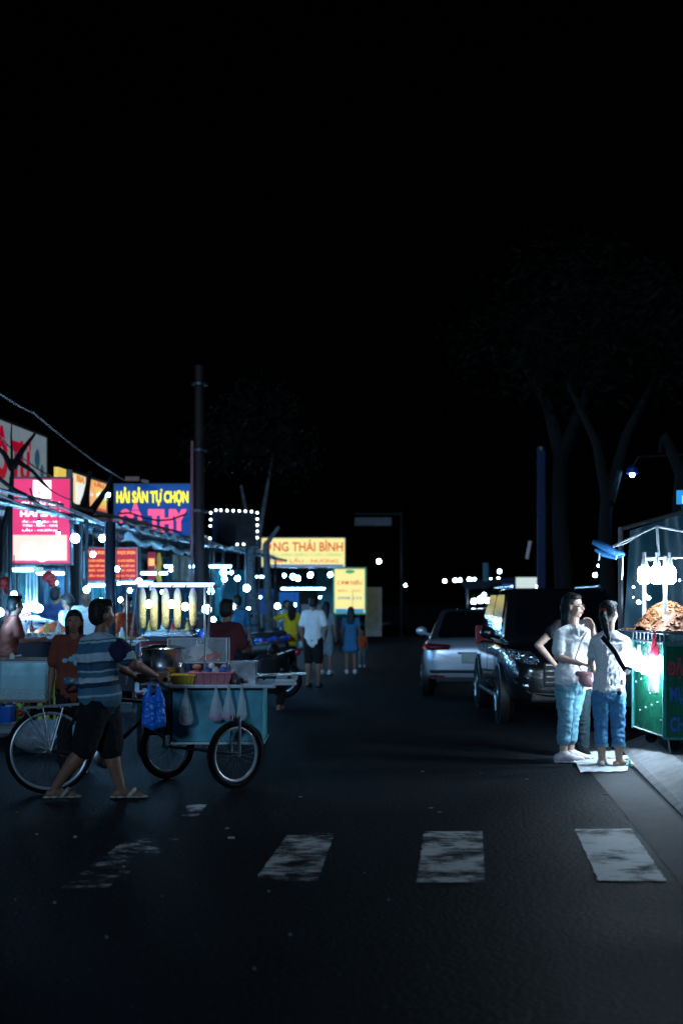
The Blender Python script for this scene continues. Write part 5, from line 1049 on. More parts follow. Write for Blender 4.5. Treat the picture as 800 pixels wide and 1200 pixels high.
def sbulb(lp_, label, r=.066, m=None, grp=SGB, cup=True):
    p = ST.matrix_basis @ Vector(lp_); T = thing('stall_bulb', label, 'light bulb', p, 0, grp)
    b = MB(); b.lathe([(.001, -r * 1.35), (r * .6, -r * 1.25), (r * .92, -r * .9), (r * .95, .6 * r), (r * .75, r * 1.05), (r * .4, r * 1.25)], n=18); b.build('globe', m or B_BAR, T, True)
    if cup: b = MB(); b.lathe([(r * .55, r * 1.1), (r * .5, r * 1.6), (r * .28, r * 2.4), (r * .26, r * 3.2), (.001, r * 3.25)], n=14); b.build('socket', WHITEP, T, True)
for i, x in enumerate((-.1, .02, .14)): sbulb((x - .02, .25, 1.66), ['left hot bulb on the bar of the green stall', 'middle hot bulb on the bar of the green stall', 'right hot bulb on the bar of the green stall'][i])
for x, lb in ((.75, 'added fill bulb farther along the bar of the green stall, past the photo edge'), (1.3, 'added last fill bulb on the bar of the green stall, past the photo edge')): sbulb((x, .25, 1.66), lb, .06, glow('bulb_fill', (.6, .8, 1), 230))  # unseen bulbs added on the bar to light crossing and kerb
sbulb((-.14, .12, .8), 'low glaring bulb hanging by the left face of the green stall', .056, B_HOT); sbulb((-.09, .55, .81), 'low glaring bulb behind the other one at the left face of the green stall', .056, B_HOT)
b = MB(); b.tube([(-.14, .12, .88), (-.03, .12, 1.02)], .005, 5); b.tube([(-.09, .55, .9), (-.02, .55, 1.02)], .005, 5); b.build('wire', BLACKP, ST)
T = plastic_bag('crumpled red bag hanging on the rail of the green stall', 767, 742, 770, 13.35, 10, mat('red_film', (.6, .02, .06), .35)); T2 = plastic_bag('clear crumpled bag lit white between the girl and the green stall', 744, 762, 782, 13.75, 26, mat('white_film', (.6, .65, .7), .5, alpha=.4, var=0, bump=.8, bscale=25))
b = MB(); b.sheet([(-.03, .08, 1.02), (-.03, .5, 1.02), (-.03, .5, .55), (-.03, .08, .55)], 8, 8, lambda u, v, p: p + Vector((.02 * math.sin(u * 14), 0, 0))); b.build('reflection_film', mat('pink_reflection_film', (.5, .3, .36), .2, alpha=.22, var=0), ST, True)  # pinkish film standing in for lamp reflections on the glossy face
# food heap
hp0 = ST.matrix_basis @ Vector((.0, 0, 1.136)); T = thing('snack_heap', 'tall heap of orange brown dried snacks on the green stall counter', 'food heap', hp0, R(3)); SN = checks('dried_snacks', (.22, .055, .014), (.34, .14, .05), 26); SN2 = mat('dark_snack', (.09, .02, .015), .5); SN3 = mat('pale_snack', (.36, .2, .1), .5)
def hh_(x, y): return max(0, max(.27 * (1 - math.hypot((x - .17) / .3, (y - .5) / .48) ** 1.8), .2 * (1 - math.hypot((x - .68) / .5, (y - .5) / .49) ** 1.8), .07 * (1 - math.hypot((x + .02) / .24, (y - .35) / .3))))
b = MB(); b.sheet([(-.14, 0, .0), (1.4, 0, .0), (1.4, 1.05, .0), (-.14, 1.05, .0)], 60, 40, lambda u, v, p: Vector((p.x, p.y, hh_(p.x, p.y) + .035 * noise.noise(p * 14)))); b.build('pile', SN, T, True)
b = MB(); rnd = random.Random(3)
for i in range(1500):
    x, y = rnd.uniform(-.14, 1.3), rnd.uniform(0, .95); z = hh_(x, y)
    if z < .01: continue
    b.cur = rnd.choice((0, 0, 0, 1, 2, 2)); r_ = rnd.uniform(.012, .026); M = Matrix.Rotation(rnd.uniform(0, 6), 3, 'Z') @ Matrix.Rotation(rnd.uniform(-1, 1), 3, 'X'); b.ell((x, y, z + .006), (r_, r_ * .6, r_ * .3), M, 7, 5)
o = b.build('snack_pieces', [SN, SN2, SN3], T, True); o['kind'] = 'stuff'
T = thing('furled_tarp', 'furled bright blue tarp tied at the canopy tip of the green stall', 'tarp', P(730, 650, 13.6))
lp2 = lambda px, py, Y=13.6: P(px, py, Y) - P(730, 650, 13.6)
b = MB(); b.tube([lp2(694, 635), lp2(700, 637), lp2(712, 643), lp2(722, 648), lp2(731, 649)], [.022, .034, .04, .032, .015], 10); b.tube([lp2(697, 644, 13.7), lp2(706, 649, 13.7), lp2(720, 652, 13.7), lp2(731, 650)], [.015, .028, .03, .015], 10); b.build('roll', TARPB, T, True)
for a, c in (((702, 648), (701, 657)), ((722, 650), (721, 656)), ((729, 652), (729, 664)), ((729, 664), (728, 680))): b = MB(); b.tube([lp2(*a), lp2((a[0] + c[0]) / 2 + .5, (a[1] + c[1]) / 2), lp2(*c)], [.006, .008, .005], 6); b.build('tie', WHITEP, T, True)
b = MB(); b.sheet([P(727, 706, 16.3) - Vector((0, 0, 1.2)), P(850, 706, 16.6) - Vector((0, 0, 1.2)), P(850, 585, 16.6), P(738, 622, 16.3)], 40, 24, lambda u, v, p: p + Vector((0, .05 * math.sin(u * 15 + v * 3) + .05 * noise.noise(Vector((u * 8, v * 5, 1))), 0)))
o = b.build('tarp_screen', TARPT, None, True); tag(o, 'large dark teal plastic sheet hanging behind the green stall', 'tarp')
b = MB(); b.tube([P(727, 706, 16.25) - Vector((0, 0, 1.4)), P(727, 618, 16.25)], .03, 8); b.tube([P(727, 620, 16.25), P(860, 583, 16.55)], .025, 8); o = b.build('tarp_pole', DSTEEL, None, True); tag(o, 'thin dark pole carrying the teal plastic sheet', 'pole')
T, w_, h_ = signboard('lit_board', 'small bright blue lit board cut off at the right edge', 'sign', 792, 822, 573, 592, 17, glow('sky_blue_panel', (.02, .3, .85), .9), None, .05); card('picture', glow('cyan_print', (.2, .8, .9), 1.2), -w_ * .28, w_ * .45, h_ * .1, h_ * .6, T)
b = MB(); b.tube([P(800, 600, 17.06), P(800, 592, 17.06)], .02, 6); b.tube([P(806, 706, 17.1) - Vector((0, 0, 1.4)), P(806, 590, 17.1)], .03, 6); b.build('post', DSTEEL, T, world=True)
for i, (px, py, r_) in enumerate(((742, 688, .02), (748, 706, .03), (742, 700, .015), (756, 697, .02), (760, 701, .035), (751, 684, .012), (790, 668, .02), (796, 680, .02))):  # glowing balls standing in for reflections on the crinkled plastic
    bulb(P(px, py, 16.1), r_, ['glint at the left of the teal sheet', 'long glint low on the teal sheet', 'dim glint left of the long one', 'upper glint of the bright pair on the teal sheet', 'brightest glint low on the teal sheet', 'faint glint above the others on the teal sheet', 'glint right of the hot bulbs', 'lower glint right of the hot bulbs'][i], B_FAR, cord=.1, group='glowing stand-ins for reflections on the teal sheet', cat='small light')

# ------------------------------------------------------------------ cars
def car(name, label, loc, rz, paint, suv):
    T = thing(name, label, 'car', loc, rz)
    if suv: S = [(-2.3, .74, .35, .95), (-2.22, .86, .3, 1.02), (-1.4, .91, .28, 1.06), (0, .91, .27, 1.05), (1.2, .91, .28, 1.06), (1.75, .89, .28, 1.02), (2.1, .84, .3, .94), (2.27, .74, .34, .82), (2.32, .6, .38, .7)]; G = (-2.15, 1.4, -1.85, .55, .84, .66, 1.05, 1.74); wy = (-1.38, 1.4); wr_ = .36
    else: S = [(-2.3, .62, .4, .72), (-2.27, .76, .3, .86), (-2.15, .84, .26, .95), (-1.6, .88, .25, .98), (-.6, .885, .24, .93), (.9, .885, .24, .92), (1.5, .87, .24, .86), (2.1, .8, .26, .74), (2.3, .62, .3, .6)]; G = (-1.95, 1.15, -1.05, .25, .8, .58, .93, 1.44); wy = (-1.35, 1.38); wr_ = .32
    def ring(st):
        y, hw, zb, zt = st; r_ = [(0, zb), (hw * .8, zb), (hw * .95, zb + .06), (hw, zb + .28), (hw, (zb + zt) / 2 + .05), (hw * .985, zt - .14), (hw * .94, zt - .03), (hw * .78, zt), (0, zt + .025)]
        return [Vector((x, y, z)) for x, z in r_] + [Vector((-x, y, z)) for x, z in r_[-2:0:-1]]
    b = MB(); rs = [ring(s) for s in S]; n = len(rs[0]); b.add([v for r_ in rs for v in r_], [(i * n + k, i * n + (k + 1) % n, (i + 1) * n + (k + 1) % n, (i + 1) * n + k) for i in range(len(rs) - 1) for k in range(n)] + [tuple(range(n)), tuple((len(rs) - 1) * n + k for k in range(n))])
    o = b.build('body', paint, T, 'full'); md = o.modifiers.new('s', 'SUBSURF'); md.levels = 2; md.render_levels = 2
    y0, y1, t0, t1, wb, wt, zb, zt = G
    bot = [Vector((-wb, y0, zb - .05)), Vector((wb, y0, zb - .05)), Vector((wb, y1, zb - .05)), Vector((-wb, y1, zb - .05))]; top = [Vector((-wt, t0, zt)), Vector((wt, t0, zt)), Vector((wt, t1, zt)), Vector((-wt, t1, zt))]
    b = MB(); b.add(bot + top, [(0, 1, 2, 3), (4, 5, 6, 7), (0, 1, 5, 4), (1, 2, 6, 5), (2, 3, 7, 6), (3, 0, 4, 7)]); o = b.build('roof', paint if suv else mat('dark_silver_roof', (.1, .11, .13), .3, .6, 0, coat=.8), T); md = o.modifiers.new('b', 'BEVEL'); md.width = .09; md.segments = 4; md.limit_method = 'NONE'; 
    for p_ in o.data.polygons: p_.use_smooth = True
    def pane(nm, a, c, d, e, m=TINT, ins=(.08, .92, .14, .9), off=.012):
        def at(u, v): return (a * (1 - u) + c * u) * (1 - v) + (e * (1 - u) + d * u) * v
        nn = (c - a).cross(e - a).normalized(); u0, u1, v0, v1 = ins; cen = (a + c + d + e) / 4
        if nn.dot(cen - Vector((0, (y0 + y1) / 2, zb))) < 0: nn = -nn
        pts = []; rr = .18
        for cu, cv, a0 in ((u1, v1, 0), (u0, v1, 90), (u0, v0, 180), (u1, v0, 270)):
            for k in range(5):
                an = R(a0 + k * 22.5); su, sv = (u1 - u0) * .07, (v1 - v0) * rr
                pts.append(at(cu - (su if cu == u1 else -su) + su * math.cos(an), cv - (sv if cv == v1 else -sv) + sv * math.sin(an)) + nn * .002)
        bb = MB(); bb.prism(pts, nn * off); return bb.build(nm, m, T)
    pane('rear_window', bot[0], bot[1], top[1], top[0]); pane('windscreen', bot[2], bot[3], top[3], top[2])
    for s0, s1, t0_, t1_ in ((0, 3, 4 - 4, 3), (1, 2, 1, 2)):
        A, C_, D, E_ = bot[s0], bot[s1], top[t1_], top[t0_]
        for u0, u1 in ((.1, .46), (.49, .86)): pane('side_window', A, C_, D, E_, ins=(u0, u1, .2, .88))
        for sgn in (1,):
            bb = MB(); bb.tube([A.lerp(C_, .1).lerp(E_.lerp(D, .1), .14) * 1.0 + Vector((.018 * (1 if A.x > 0 else -1), 0, 0)), A.lerp(C_, .9).lerp(E_.lerp(D, .9), .14) + Vector((.018 * (1 if A.x > 0 else -1), 0, 0))], .009, 6); bb.build('chrome_strip', CHROME, T)
    hw = S[3][1]
    for sx_ in (-1, 1):
        for yy in wy:
            b = MB(); b.lathe([(.001, -.1), (wr_ + .05, -.1), (wr_ + .05, .012), (wr_ + .02, .02), (wr_, .0), (.001, .0)], (sx_ * (hw - .005), yy, wr_ + .01), 28, Matrix.Rotation(R(90) * sx_, 3, 'Y')); b.build('wheel_arch', BLACKP, T, True)
            b = MB(); b.lathe([(.001, -.2), (wr_ - .05, -.2), (wr_, -.18), (wr_, -.02), (wr_ - .03, .012), (wr_ * .66, .016), (wr_ * .62, -.01), (.001, -.01)], (sx_ * (hw + .012), yy, wr_), 28, Matrix.Rotation(R(90) * sx_, 3, 'Y')); wh = b.build('wheel', RUBBER, T, True)
            b = MB(); b.lathe([(wr_ * .62, .005), (wr_ * .58, .02), (wr_ * .54, .005)], (sx_ * (hw + .014), yy, wr_), 28, Matrix.Rotation(R(90) * sx_, 3, 'Y'))
            for k in range(5): a = k * 1.2566; b.tube([(sx_ * (hw + .02), yy, wr_), (sx_ * (hw + .025), yy + wr_ * .58 * math.cos(a), wr_ + wr_ * .58 * math.sin(a))], .022, 6)
            b.build('rim', STEEL, wh, True)
        b = MB(); b.ell((sx_ * (hw + .1), (y1 - .35), zb + .1), (.1, .06, .08)); b.tube([(sx_ * (hw - .06), y1 - .4, zb + .03), (sx_ * (hw + .06), y1 - .36, zb + .06)], .025, 8); b.build('mirror', paint, T, True)
        for yy in (-.55, .35): b = MB(); b.box((sx_ * (hw + .004), yy, zb - .13), (.025, .16, .025), bev=.008); b.build('door_handle', CHROME, T)
        b = MB(); 
        for yy in (-.95, -.02, .92): b.box((sx_ * (hw + .0), yy, .64), (.004, .008, .62))
        b.build('door_seam', BLACKP, T)
        b = MB(); b.box((sx_ * (hw - .01), 0, .33), (.05, 2.1, .06), bev=.02); b.build('sill', BLACKP, T)
    fy, ry = S[-1][0], S[0][0]
    for sx_ in (-1, 1):
        if suv:
            b = MB(); b.prism([(sx_ * x, y, z) for x, y, z in ((.5, 2.235, .86), (.62, 2.2, .95), (.86, 2.02, .97), (.87, 2.0, .9), (.7, 2.2, .8), (.52, 2.27, .79))], (0, .03, 0)); hl = b.build('headlight', mat('lamp_lens', (.75, .85, .95), .08, 1.0, var=0, bump=1.0, bscale=34), T)
            for x, y, z in ((.6, 2.265, .87), (.7, 2.22, .89)): b = MB(); b.ell((sx_ * x, y, z), (.045, .03, .04)); b.build('reflector', CHROME, hl, True)
            b = MB(); b.ell((sx_ * .66, 2.28, .52), (.05, .03, .05)); b.build('fog_lamp', CHROME, T, True); b = MB(); b.tube([(sx_ * .3, 2.34, .42), (sx_ * .62, 2.29, .44), (sx_ * .82, 2.15, .6)], .012, 6); b.build('bumper_trim', CHROME, T, True)
            b = MB(); b.box((sx_ * .8, -2.2, 1.05), (.12, .1, .3), bev=.03); b.build('tail_light', REDP, T)
        else:
            RL = mat('tail_lens', (.16, .01, .015), .12, var=0, coat=1)
            b = MB(); b.prism([(sx_ * x, y, z) for x, y, z in ((.42, -2.31, .87), (.44, -2.3, .8), (.78, -2.27, .78), (.86, -2.12, .8), (.85, -2.1, .88), (.76, -2.24, .895))], (0, -.03, 0)); tl = b.build('tail_light', RL, T)
            b = MB(); b.box((sx_ * .62, -2.325, .83), (.3, .02, .014), rz=-.1 * sx_); b.build('chrome_strip', CHROME, T); b = MB(); b.box((sx_ * .64, -2.3, .36), (.24, .03, .05), rz=.1 * sx_, bev=.01); b.build('bumper_reflector', RL, T)
            b = MB(); b.prism([(sx_ * x, y, z) for x, y, z in ((.5, 2.25, .62), (.78, 2.12, .66), (.84, 1.98, .64), (.7, 2.2, .56))], (0, .03, 0)); b.build('headlight', CHROME, T)
    if suv:
        b = MB(); b.box((0, 2.3, .66), (.92, .06, .3), bev=.03); gr = b.build('grille', BLACKP, T)
        for z in (.57, .64, .71, .78): b = MB(); b.box((0, 2.335, z), (.86, .02, .014)); b.build('grille_bar', CHROME, gr)
        b = MB(); b.ell((0, 2.35, .68), (.07, .015, .05)); b.build('badge', CHROME, T, True); b = MB(); b.box((0, 2.345, .47), (.44, .02, .13), bev=.008); b.build('number_plate', WHITEP, T)
        b = MB(); b.box((0, 2.25, .38), (1.2, .1, .12), bev=.03); b.build('lower_intake', BLACKP, T)
        for sx_ in (-1, 1): b = MB(); b.tube([(sx_ * .6, -1.7, 1.77), (sx_ * .6, .3, 1.77)], .018, 6); b.build('roof_rail', STEEL, T, True)
    else:
        b = MB(); b.box((0, -2.335, .66), (.48, .016, .16), bev=.006); b.build('number_plate', mat('plate_white', (.6, .62, .6), .5), T); b = MB(); b.box((0, -2.3, .44), (1.5, .05, .05), bev=.02); b.box((0, -2.325, .74), (.6, .03, .02)); b.build('bumper_trim', BLACKP, T)
        b = MB(); b.box((0, -2.28, .3), (1.3, .1, .1), bev=.03); b.build('diffuser', BLACKP, T)
    return T
SILV = mat('silver_paint', (.7, .73, .8), .32, .6, 0, 30, coat=.8)
car('parked_car', 'silver saloon parked with its rear to us beyond the dark van', (2.16 + .09 * 2.3, 25.1, 0), ROADROT, SILV, False)
car('parked_van', 'tall black van facing us beside the standing women', (2.93, 19.75, 0), R(180), BLACK, True)

# ------------------------------------------------------------------ motorbikes
def motorbike(label, loc, rz, m):
    T = thing('motorbike', label, 'motorbike', loc, rz, 'motorbikes parked along the left kerb')
    for y in (-.6, .62):
        b = MB(); b.lathe([(.001, -.04), (.2, -.04), (.26, -.045), (.29, 0), (.26, .045), (.2, .04), (.001, .04)], (0, y, .29), 22, Matrix.Rotation(R(90), 3, 'Y')); wh = b.build('wheel', RUBBER, T, True); b = MB(); b.lathe([(.17, -.048), (.19, -.05), (.19, .05), (.17, .048)], (0, y, .29), 22, Matrix.Rotation(R(90), 3, 'Y')); b.build('rim', STEEL, wh, True)
    b = MB()
    for p0, r0, p1, r1 in (((0, .46, .62), .12, (0, .5, .95), .1), ((0, .4, .5), .1, (0, .1, .38), .1), ((0, .1, .4), .11, (0, -.35, .62), .14), ((0, -.35, .64), .13, (0, -.75, .78), .07)): b.cap(p0, r0, p1, r1)
    put(blob(b, .022, 3), 'fairing', m, T)
    b = MB(); b.cap((0, 0, .76), .1, (0, -.35, .8), .12); b.cap((0, -.35, .8), .12, (0, -.6, .84), .08); me = blob(b, .022, 3); put(me, 'seat', BLACKP, T)
    b = MB(); b.tube([(-.34, .3, 1.03), (-.2, .42, 1.02), (0, .47, 1.0), (.2, .42, 1.02), (.34, .3, 1.03)], .016, 8); b.build('handlebar', BLACKP, T, True)
    b = MB(); b.ell((0, .58, .98), (.1, .06, .08)); b.build('headlight', CHROME, T, True); b = MB(); b.ell((0, -.82, .74), (.08, .04, .05)); b.build('tail_light', REDP, T, True)
    for s_ in (-1, 1):
        b = MB(); b.tube([(s_ * .2, .42, 1.03), (s_ * .26, .44, 1.2)], .007, 6); b.ell((s_ * .27, .43, 1.24), (.06, .012, .04)); b.build('mirror', BLACKP, T, True); b = MB(); b.tube([(s_ * .06, .62, .29), (s_ * .06, .5, .75)], .02, 8); b.build('fork', STEEL, T, True)
    b = MB(); b.tube([(.1, -.2, .3), (.12, -.75, .36)], [.025, .05], 10); b.build('exhaust', STEEL, T, True)
    b = MB(); b.tube([(-.1, -.1, .3), (-.25, -.05, .02)], .012, 6); b.build('kickstand', DSTEEL, T, True); return T
BLM = mat('blue_motor_paint', (.01, .09, .45), .25, coat=1); m0 = motorbike('blue motorbike parked nearest the pale tree trunk', U(-4.75, 27.5, 0), R(60), BLM)
for (u, Y, a, lb) in ((-4.9, 29, 63, 'second blue motorbike from the tall pole, beside the pale tree'), (-4.8, 30.6, 58, 'blue motorbike behind the woman in yellow'), (-4.9, 25.8, 66, 'blue motorbike behind the dark shirted sitter'), (-4.75, 32.4, 60, 'farthest blue motorbike in the row along the kerb')): dup(m0, U(u, Y, 0), R(a), lb)
motorbike('black motorbike between the cart and the blue motorbikes', U(-3.6, 23.2, 0), R(80), BLACK)

# ------------------------------------------------------------------ left pavement furniture
def stool(label, loc, m, h=.45, group='plastic stools and chairs of the left stalls'):
    T = thing('plastic_stool', label, 'stool', loc, random.uniform(0, 1), group); b = MB(); b.box((0, 0, h), (.28, .28, .03), bev=.012); b.build('seat', m, T)
    for x in (-1, 1):
        for y in (-1, 1): b = MB(); b.tube([(x * .16, y * .16, 0), (x * .12, y * .12, h)], [.02, .024], 6); b.build('leg', m, T)
    return T
p = P(260, 0, 16.1); stool('low red stool under the dark shirted diner', (p.x, 16.15, 0), REDP, .62); p = P(8, 0, 17.2); stool('stool under the worker at the left edge', (p.x, 17.15, .12), BLUEP, .6)
T = thing('plastic_chair', 'dark red chair back showing behind the steel pot', 'chair', (P(184, 0, 14.4).x, 14.4, 0), R(10)); b = MB(); b.box((0, 0, .95), (.36, .04, .42), rx=.12, bev=.03); b.build('backrest', mat('dark_red_plastic', (.14, .012, .015), .5), T); b = MB(); b.box((0, .2, .62), (.42, .42, .04), bev=.015); b.build('seat', mat('dark_red_plastic', (.14, .012, .015), .5), T)
for x in (-.17, .17):
    for y in (.02, .38): b = MB(); b.tube([(x, y, 0), (x, y, .62)], .02, 6); b.build('leg', DSTEEL, T)
def table(label, px0, px1, Y, dep, ztop, m, trays, cloth_=None, z=.12):
    x0, x1 = P(px0, 0, Y).x, P(px1, 0, Y).x; T = thing('food_table', label, 'table', ((x0 + x1) / 2, Y + dep / 2, z)); w_ = x1 - x0; h_ = ztop - z
    b = MB(); b.box((0, 0, h_ - .02), (w_, dep, .04), bev=.01); b.build('tabletop', m, T)
    for x in (-1, 1):
        for y in (-1, 1): b = MB(); b.tube([(x * (w_ / 2 - .05), y * (dep / 2 - .05), 0), (x * (w_ / 2 - .05), y * (dep / 2 - .05), h_ - .04)], .02, 6); b.build('leg', DSTEEL, T)
    b = MB(); b.box((0, -dep / 2 + .03, h_ / 2 + .1), (w_ - .08, .03, h_ - .26)); b.build('front_panel', cloth_ or mat('dark_panel', (.01, .015, .03), .6), T)
    for i, (dx, dy, m2, lb) in enumerate(trays):
        tb = basket(lb, 0, 10, 0, 10, Y, .3, WHITEP, 'tray', 'food_tray', False) if False else None
        T2 = thing('food_tray', lb, 'tray', ((x0 + x1) / 2 + dx * w_ / 2, Y + dep / 2 + dy, ztop)); b = MB(); b.box((0, 0, .015), (.38, .28, .03), bev=.01); b.build('tray', STEEL if i % 2 else WHITEP, T2)
        b = MB()
        for k in range(26): b.ell((random.uniform(-.16, .16), random.uniform(-.11, .11), .04 + random.uniform(0, .03)), (random.uniform(.02, .04), .02, .015), Matrix.Rotation(random.uniform(0, 3), 3, 'Z'), 8, 5)
        o = b.build('food', m2, T2, True); o['kind'] = 'stuff'
    return T
FD1 = checks('shellfish', (.6, .65, .65), (.85, .85, .82), 20); FD2 = checks('prawns', (.8, .25, .12), (.85, .6, .45), 20); FD3 = checks('greens', (.1, .3, .08), (.4, .5, .2), 20)
table('long dark food table with white trays at the far left', 14, 72, 18.3, .8, 1.08, STEEL, ((-.75, -.1, FD1, 'white tray of pale shellfish leftmost on the left table'), (-.25, -.1, FD1, 'steel tray of pale shellfish beside the leftmost tray'), (.3, -.12, FD2, 'white tray of orange prawns in the middle of the left table'), (.78, -.05, FD1, 'steel tray at the right end of the left table')))
table('food table behind the cart post with small trays', 106, 160, 19.2, .8, 1.0, STEEL, ((-.6, 0, FD2, 'white tray of prawns left on the middle table'), (.1, -.1, FD3, 'steel tray of greens on the middle table'), (.7, 0, FD2, 'white tray of prawns right on the middle table')))
table('counter behind the blue tube of the cart', 165, 225, 24.5, .8, 1.0, STEEL, ((-.5, 0, FD1, 'white tray left on the counter behind the cart'), (.4, 0, FD2, 'steel tray right on the counter behind the cart')))
# aquarium
AQ = thing('fish_tank', 'glass fish tank with murky water on a green legged stand', 'fish tank', (P(20, 0, 16.1).x, 16.4, .12)); z0, z1 = P(0, 822, 16.1).z - .12, P(0, 775, 16.1).z - .12; w_ = .62
b = MB()
for y in (-.25, .25): b.box((0, y, (z0 + z1) / 2), (w_ - .02, .008, z1 - z0))
for x in (-w_ / 2 + .004, w_ / 2 - .004): b.box((x, 0, (z0 + z1) / 2), (.008, .49, z1 - z0))
b.build('glass_panes', mat('tank_glass', (.6, .85, .9), .05, alpha=.25, var=0), AQ)
b = MB(); b.box((0, 0, z0 + .06), (w_ - .03, .47, .1)); b.build('gravel', checks('tank_gravel', (.12, .14, .12), (.35, .35, .3), 60), AQ)
b = MB(); b.box((0, .2, z0 + .26), (w_ - .04, .02, .3)); b.build('back_sheet', mat('tank_back', (.45, .8, .88), .4, var=.4), AQ)
b = MB(); b.box((0, 0, z0 + .2), (w_ - .035, .46, .17)); b.build('water', mat('tank_water', (.15, .45, .45), .05, alpha=.35, var=.2), AQ)
b = MB(); 
for y in (-.25, .25): b.box((0, y, z1 + .01), (w_ + .02, .03, .02)); b.box((0, y, z0), (w_ + .02, .03, .03))
b.build('tank_frame', mat('brown_trim', (.2, .12, .1), .5), AQ); b = MB(); b.tube([(-.08, -.2, z0 + .1), (-.08, -.2, z1 + .05), (0, -.1, z1 + .06)], .01, 6); b.ell((-.08, -.2, z1 + .04), (.03, .03, .05)); b.build('air_pump', WHITEP, AQ, True)
for x in (-.24, .0, .24):
    for y in (-.2, .2): b = MB(); b.box((x, y, z0 / 2), (.06, .05, z0), bev=.01); b.build('leg', GREENP, AQ)
b = MB(); b.tube([(.39, -.1, 0), (.39, -.1, .62)], .022, 8); o = b.build('green_post', GREENP, None, True); o.location = AQ.location; tag(o, 'yellow green upright post right of the fish tank', 'post')
o = MB().box((0, 0, .02), (.1, .05, .04), bev=.01).build('white_tag', WHITEP); o.location = AQ.location + Vector((.46, -.1, .42)); tag(o, 'small white tag beside the yellow green post', 'tag')
T = basket('round edged blue tub under the fish tank', -6, 12, 829, 848, 15.9, .4, BLUEP, 'tub', 'plastic_tub')
T = thing('cooler_box', 'pale grey flattened sacks behind the bicycle wheel', 'sack', (P(50, 0, 14.6).x, 14.7, 0)); b = MB(); b.ell((0, 0, .16), (.34, .24, .17)); b.ell((.25, .05, .14), (.25, .2, .13)); put(blob(b, .02, 3, wr=.015, wf=8), 'sack', mat('grey_sack', (.22, .25, .28), .8), T); T.name = 'grain_sack'
o = MB().box(P(8, 854, 15.6), (.7, .5, .05), rz=.2, rx=.04, bev=.01).build('flat_board', mat('grey_board', (.22, .22, .22), .7)); tag(o, 'grey board lying on the kerb at the left edge', 'board')
for i, (px, Y, m, lb) in enumerate(((0, 18.9, REDP, 'red cloth bundle hanging leftmost under the pink sign'), (52, 22.5, REDP, 'red cloth hanging beside the lamp cluster rods'))):
    b = MB(); b.ell((0, 0, 0), (.1, .06, .08)); b.ell((.06, 0, -.08), (.06, .05, .09)); o = put(blob(b, .02, 2, wr=.02, wf=12), 'hanging_cloth', m, None); o.location = P(px + 5, 676 if i else 683, Y); tag(o, lb, 'cloth')

# ------------------------------------------------------------------ screens and lamps, mostly added to brighten the left stalls, and clutter
SB = mat('blue_screen', (.06, .25, .42), .5, var=.5, scale=3, bump=.5, bscale=5); SC = mat('cyan_screen', (.12, .5, .55), .5, var=.5, scale=3, bump=.5, bscale=5)  # screens added to catch lamp light and brighten the stall interiors
for px0, px1, py0, py1, Y, m, lb in ((-30, 44, 662, 745, 24.6, SC, 'added cyan plastic screen behind the lamp cluster'), (47, 82, 665, 750, 26.3, SHUT, 'added ribbed metal screen left of the thick tree trunk'), (104, 128, 684, 760, 25.6, SC, 'added cyan screen under the left red menu board'), (134, 168, 684, 765, 29.5, SB, 'added blue screen under the right red menu board'), (192, 226, 655, 770, 33, SB, 'added blue screen under the blue sign, right of the hanging cobs'), (246, 262, 660, 740, 35, SC, 'added narrow cyan screen right of the tall pole')):
    a, c = P(px0, py1, Y), P(px1, py0, Y); b = MB(); b.sheet([(a.x, Y, a.z), (c.x, Y, a.z), (c.x, Y, c.z), (a.x, Y, c.z)], 30, 12, lambda u, v, p: p + Vector((0, .03 * math.sin(u * 25 + v * 2) + .04 * noise.noise(Vector((u * 6, v * 4, Y))), 0)))
    T = thing('light_catch_screen', lb, 'screen', (0, 0, 0)); b.build('sheet', m, T, True); b = MB()
    for x in (a.x, c.x): b.tube([(x, Y + .05, .12), (x, Y + .05, c.z)], .02, 6)
    b.tube([(a.x, Y + .05, c.z), (c.x, Y + .05, c.z)], .02, 6); b.build('frame', DSTEEL, T, True)
TUB = glow('tube_light', (.3, .65, 1), 34)  # tubes partly seen, the rest added to brighten the stalls
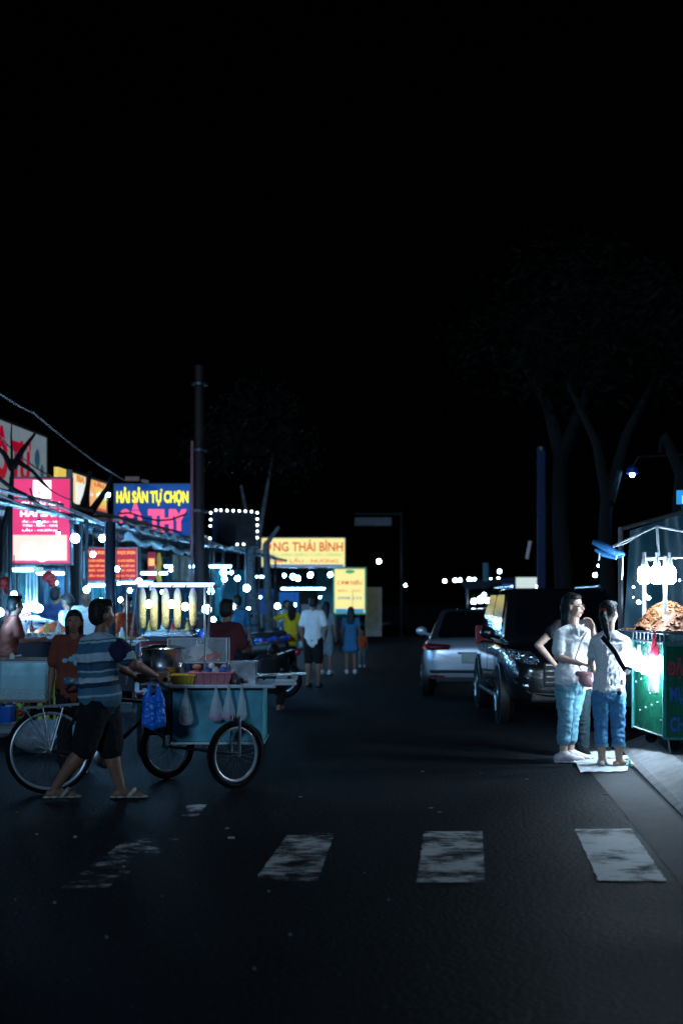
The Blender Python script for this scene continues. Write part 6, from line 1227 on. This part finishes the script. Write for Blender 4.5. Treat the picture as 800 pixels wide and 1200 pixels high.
for px, py, Y, L_, lb in ((20, 668, 21.5, .5, 'added tube lamp under the cream board below the pink sign'), (60, 672, 24, .5, 'tube lamp left of the thick tree trunk'), (118, 686, 22.5, .4, 'tube lamp under the left red menu board'), (158, 684, 25, .6, 'tube lamp under the right red menu board'), (176, 672, 29, .7, 'tube lamp above the left end of the cart frame'), (212, 664, 31, .7, 'added tube lamp above the hanging corn'), (258, 664, 33, .5, 'added tube lamp right of the tall pole'), (300, 676, 44, .9, 'added tube lamp left of the yellow restaurant sign bulbs'), (355, 690, 52, 1.6, 'added long tube lamp inside the restaurant')):
    T = thing('tube_lamp', lb, 'tube lamp', P(px, py, Y), R(random.uniform(-12, 12)), 'tube lamps in the left stalls'); b = MB(); b.tube([(-L_ / 2, 0, 0), (L_ / 2, 0, 0)], .022, 8); b.build('tube', TUB, T, True); b = MB(); b.box((0, 0, .045), (L_ + .06, .05, .03)); b.build('fitting', WHITEP, T)
rnd = random.Random(12)
for i, (px, py, Y, lb) in enumerate(((70, 716, 22, 'added small bulb right of the lamp cluster'), (118, 704, 23.5, 'added small bulb between the two standing workers'), (152, 692, 24, 'added small bulb under the tube lamp of the middle stall'), (190, 694, 27, 'added small bulb between the hanging corn cobs'), (224, 700, 28, 'added small bulb right of the last hanging corn cob'), (250, 726, 27, 'added low small bulb left of the dark shirted sitter'), (305, 700, 40, 'added small bulb right of the pale tree'), (316, 690, 42, 'added upper small bulb left of the restaurant'), (312, 716, 40, 'added lowest small bulb left of the restaurant'), (375, 700, 50, 'added small bulb inside the restaurant near the menu sign'), (8, 733, 19, 'added small low bulb behind the seated worker at the left edge'), (34, 742, 19.4, 'added small bulb low over the shellfish trays'), (232, 668, 33, 'added dim bulb behind the tall pole'))):
    bulb(P(px, py, Y), rnd.uniform(.045, .075), lb, B_MID, cord=.25, group=LG)  # small bulbs added to lift the light in the left stalls
PILE = [(BLUEP, 'blue'), (REDP, 'red'), (WHITEP, 'white'), (YELP, 'yellow'), (GREENP, 'green')]
for i, (px, Y, z) in enumerate(((24, 18.5, 1.08), (31, 18.6, 1.08), (49, 18.6, 1.08), (63, 18.5, 1.08), (112, 19.4, 1.0), (122, 19.5, 1.0), (139, 19.4, 1.0), (151, 19.5, 1.0), (172, 24.7, 1.0), (188, 24.8, 1.0), (200, 24.7, 1.0), (217, 24.7, 1.0))):
    m, cn = PILE[i % 5]; T = thing('bottle', cn + ' capped sauce bottle ' + ('on the far left food table' if px < 80 else 'on the middle food table' if px < 160 else 'on the counter behind the cart'), 'bottle', (P(px, 0, Y).x, Y + .3, z), 0, 'sauce bottles on the stall tables')
    b = MB(); b.lathe([(.001, 0), (.035, 0), (.037, .02), (.036, .13), (.016, .17), (.013, .21)], n=12); b.build('bottle', [WHITEP, REDP, YELP][i % 3], T, True); b = MB(); b.cyl((0, 0, .205), .016, .03, 10); b.build('cap', m, T, True)
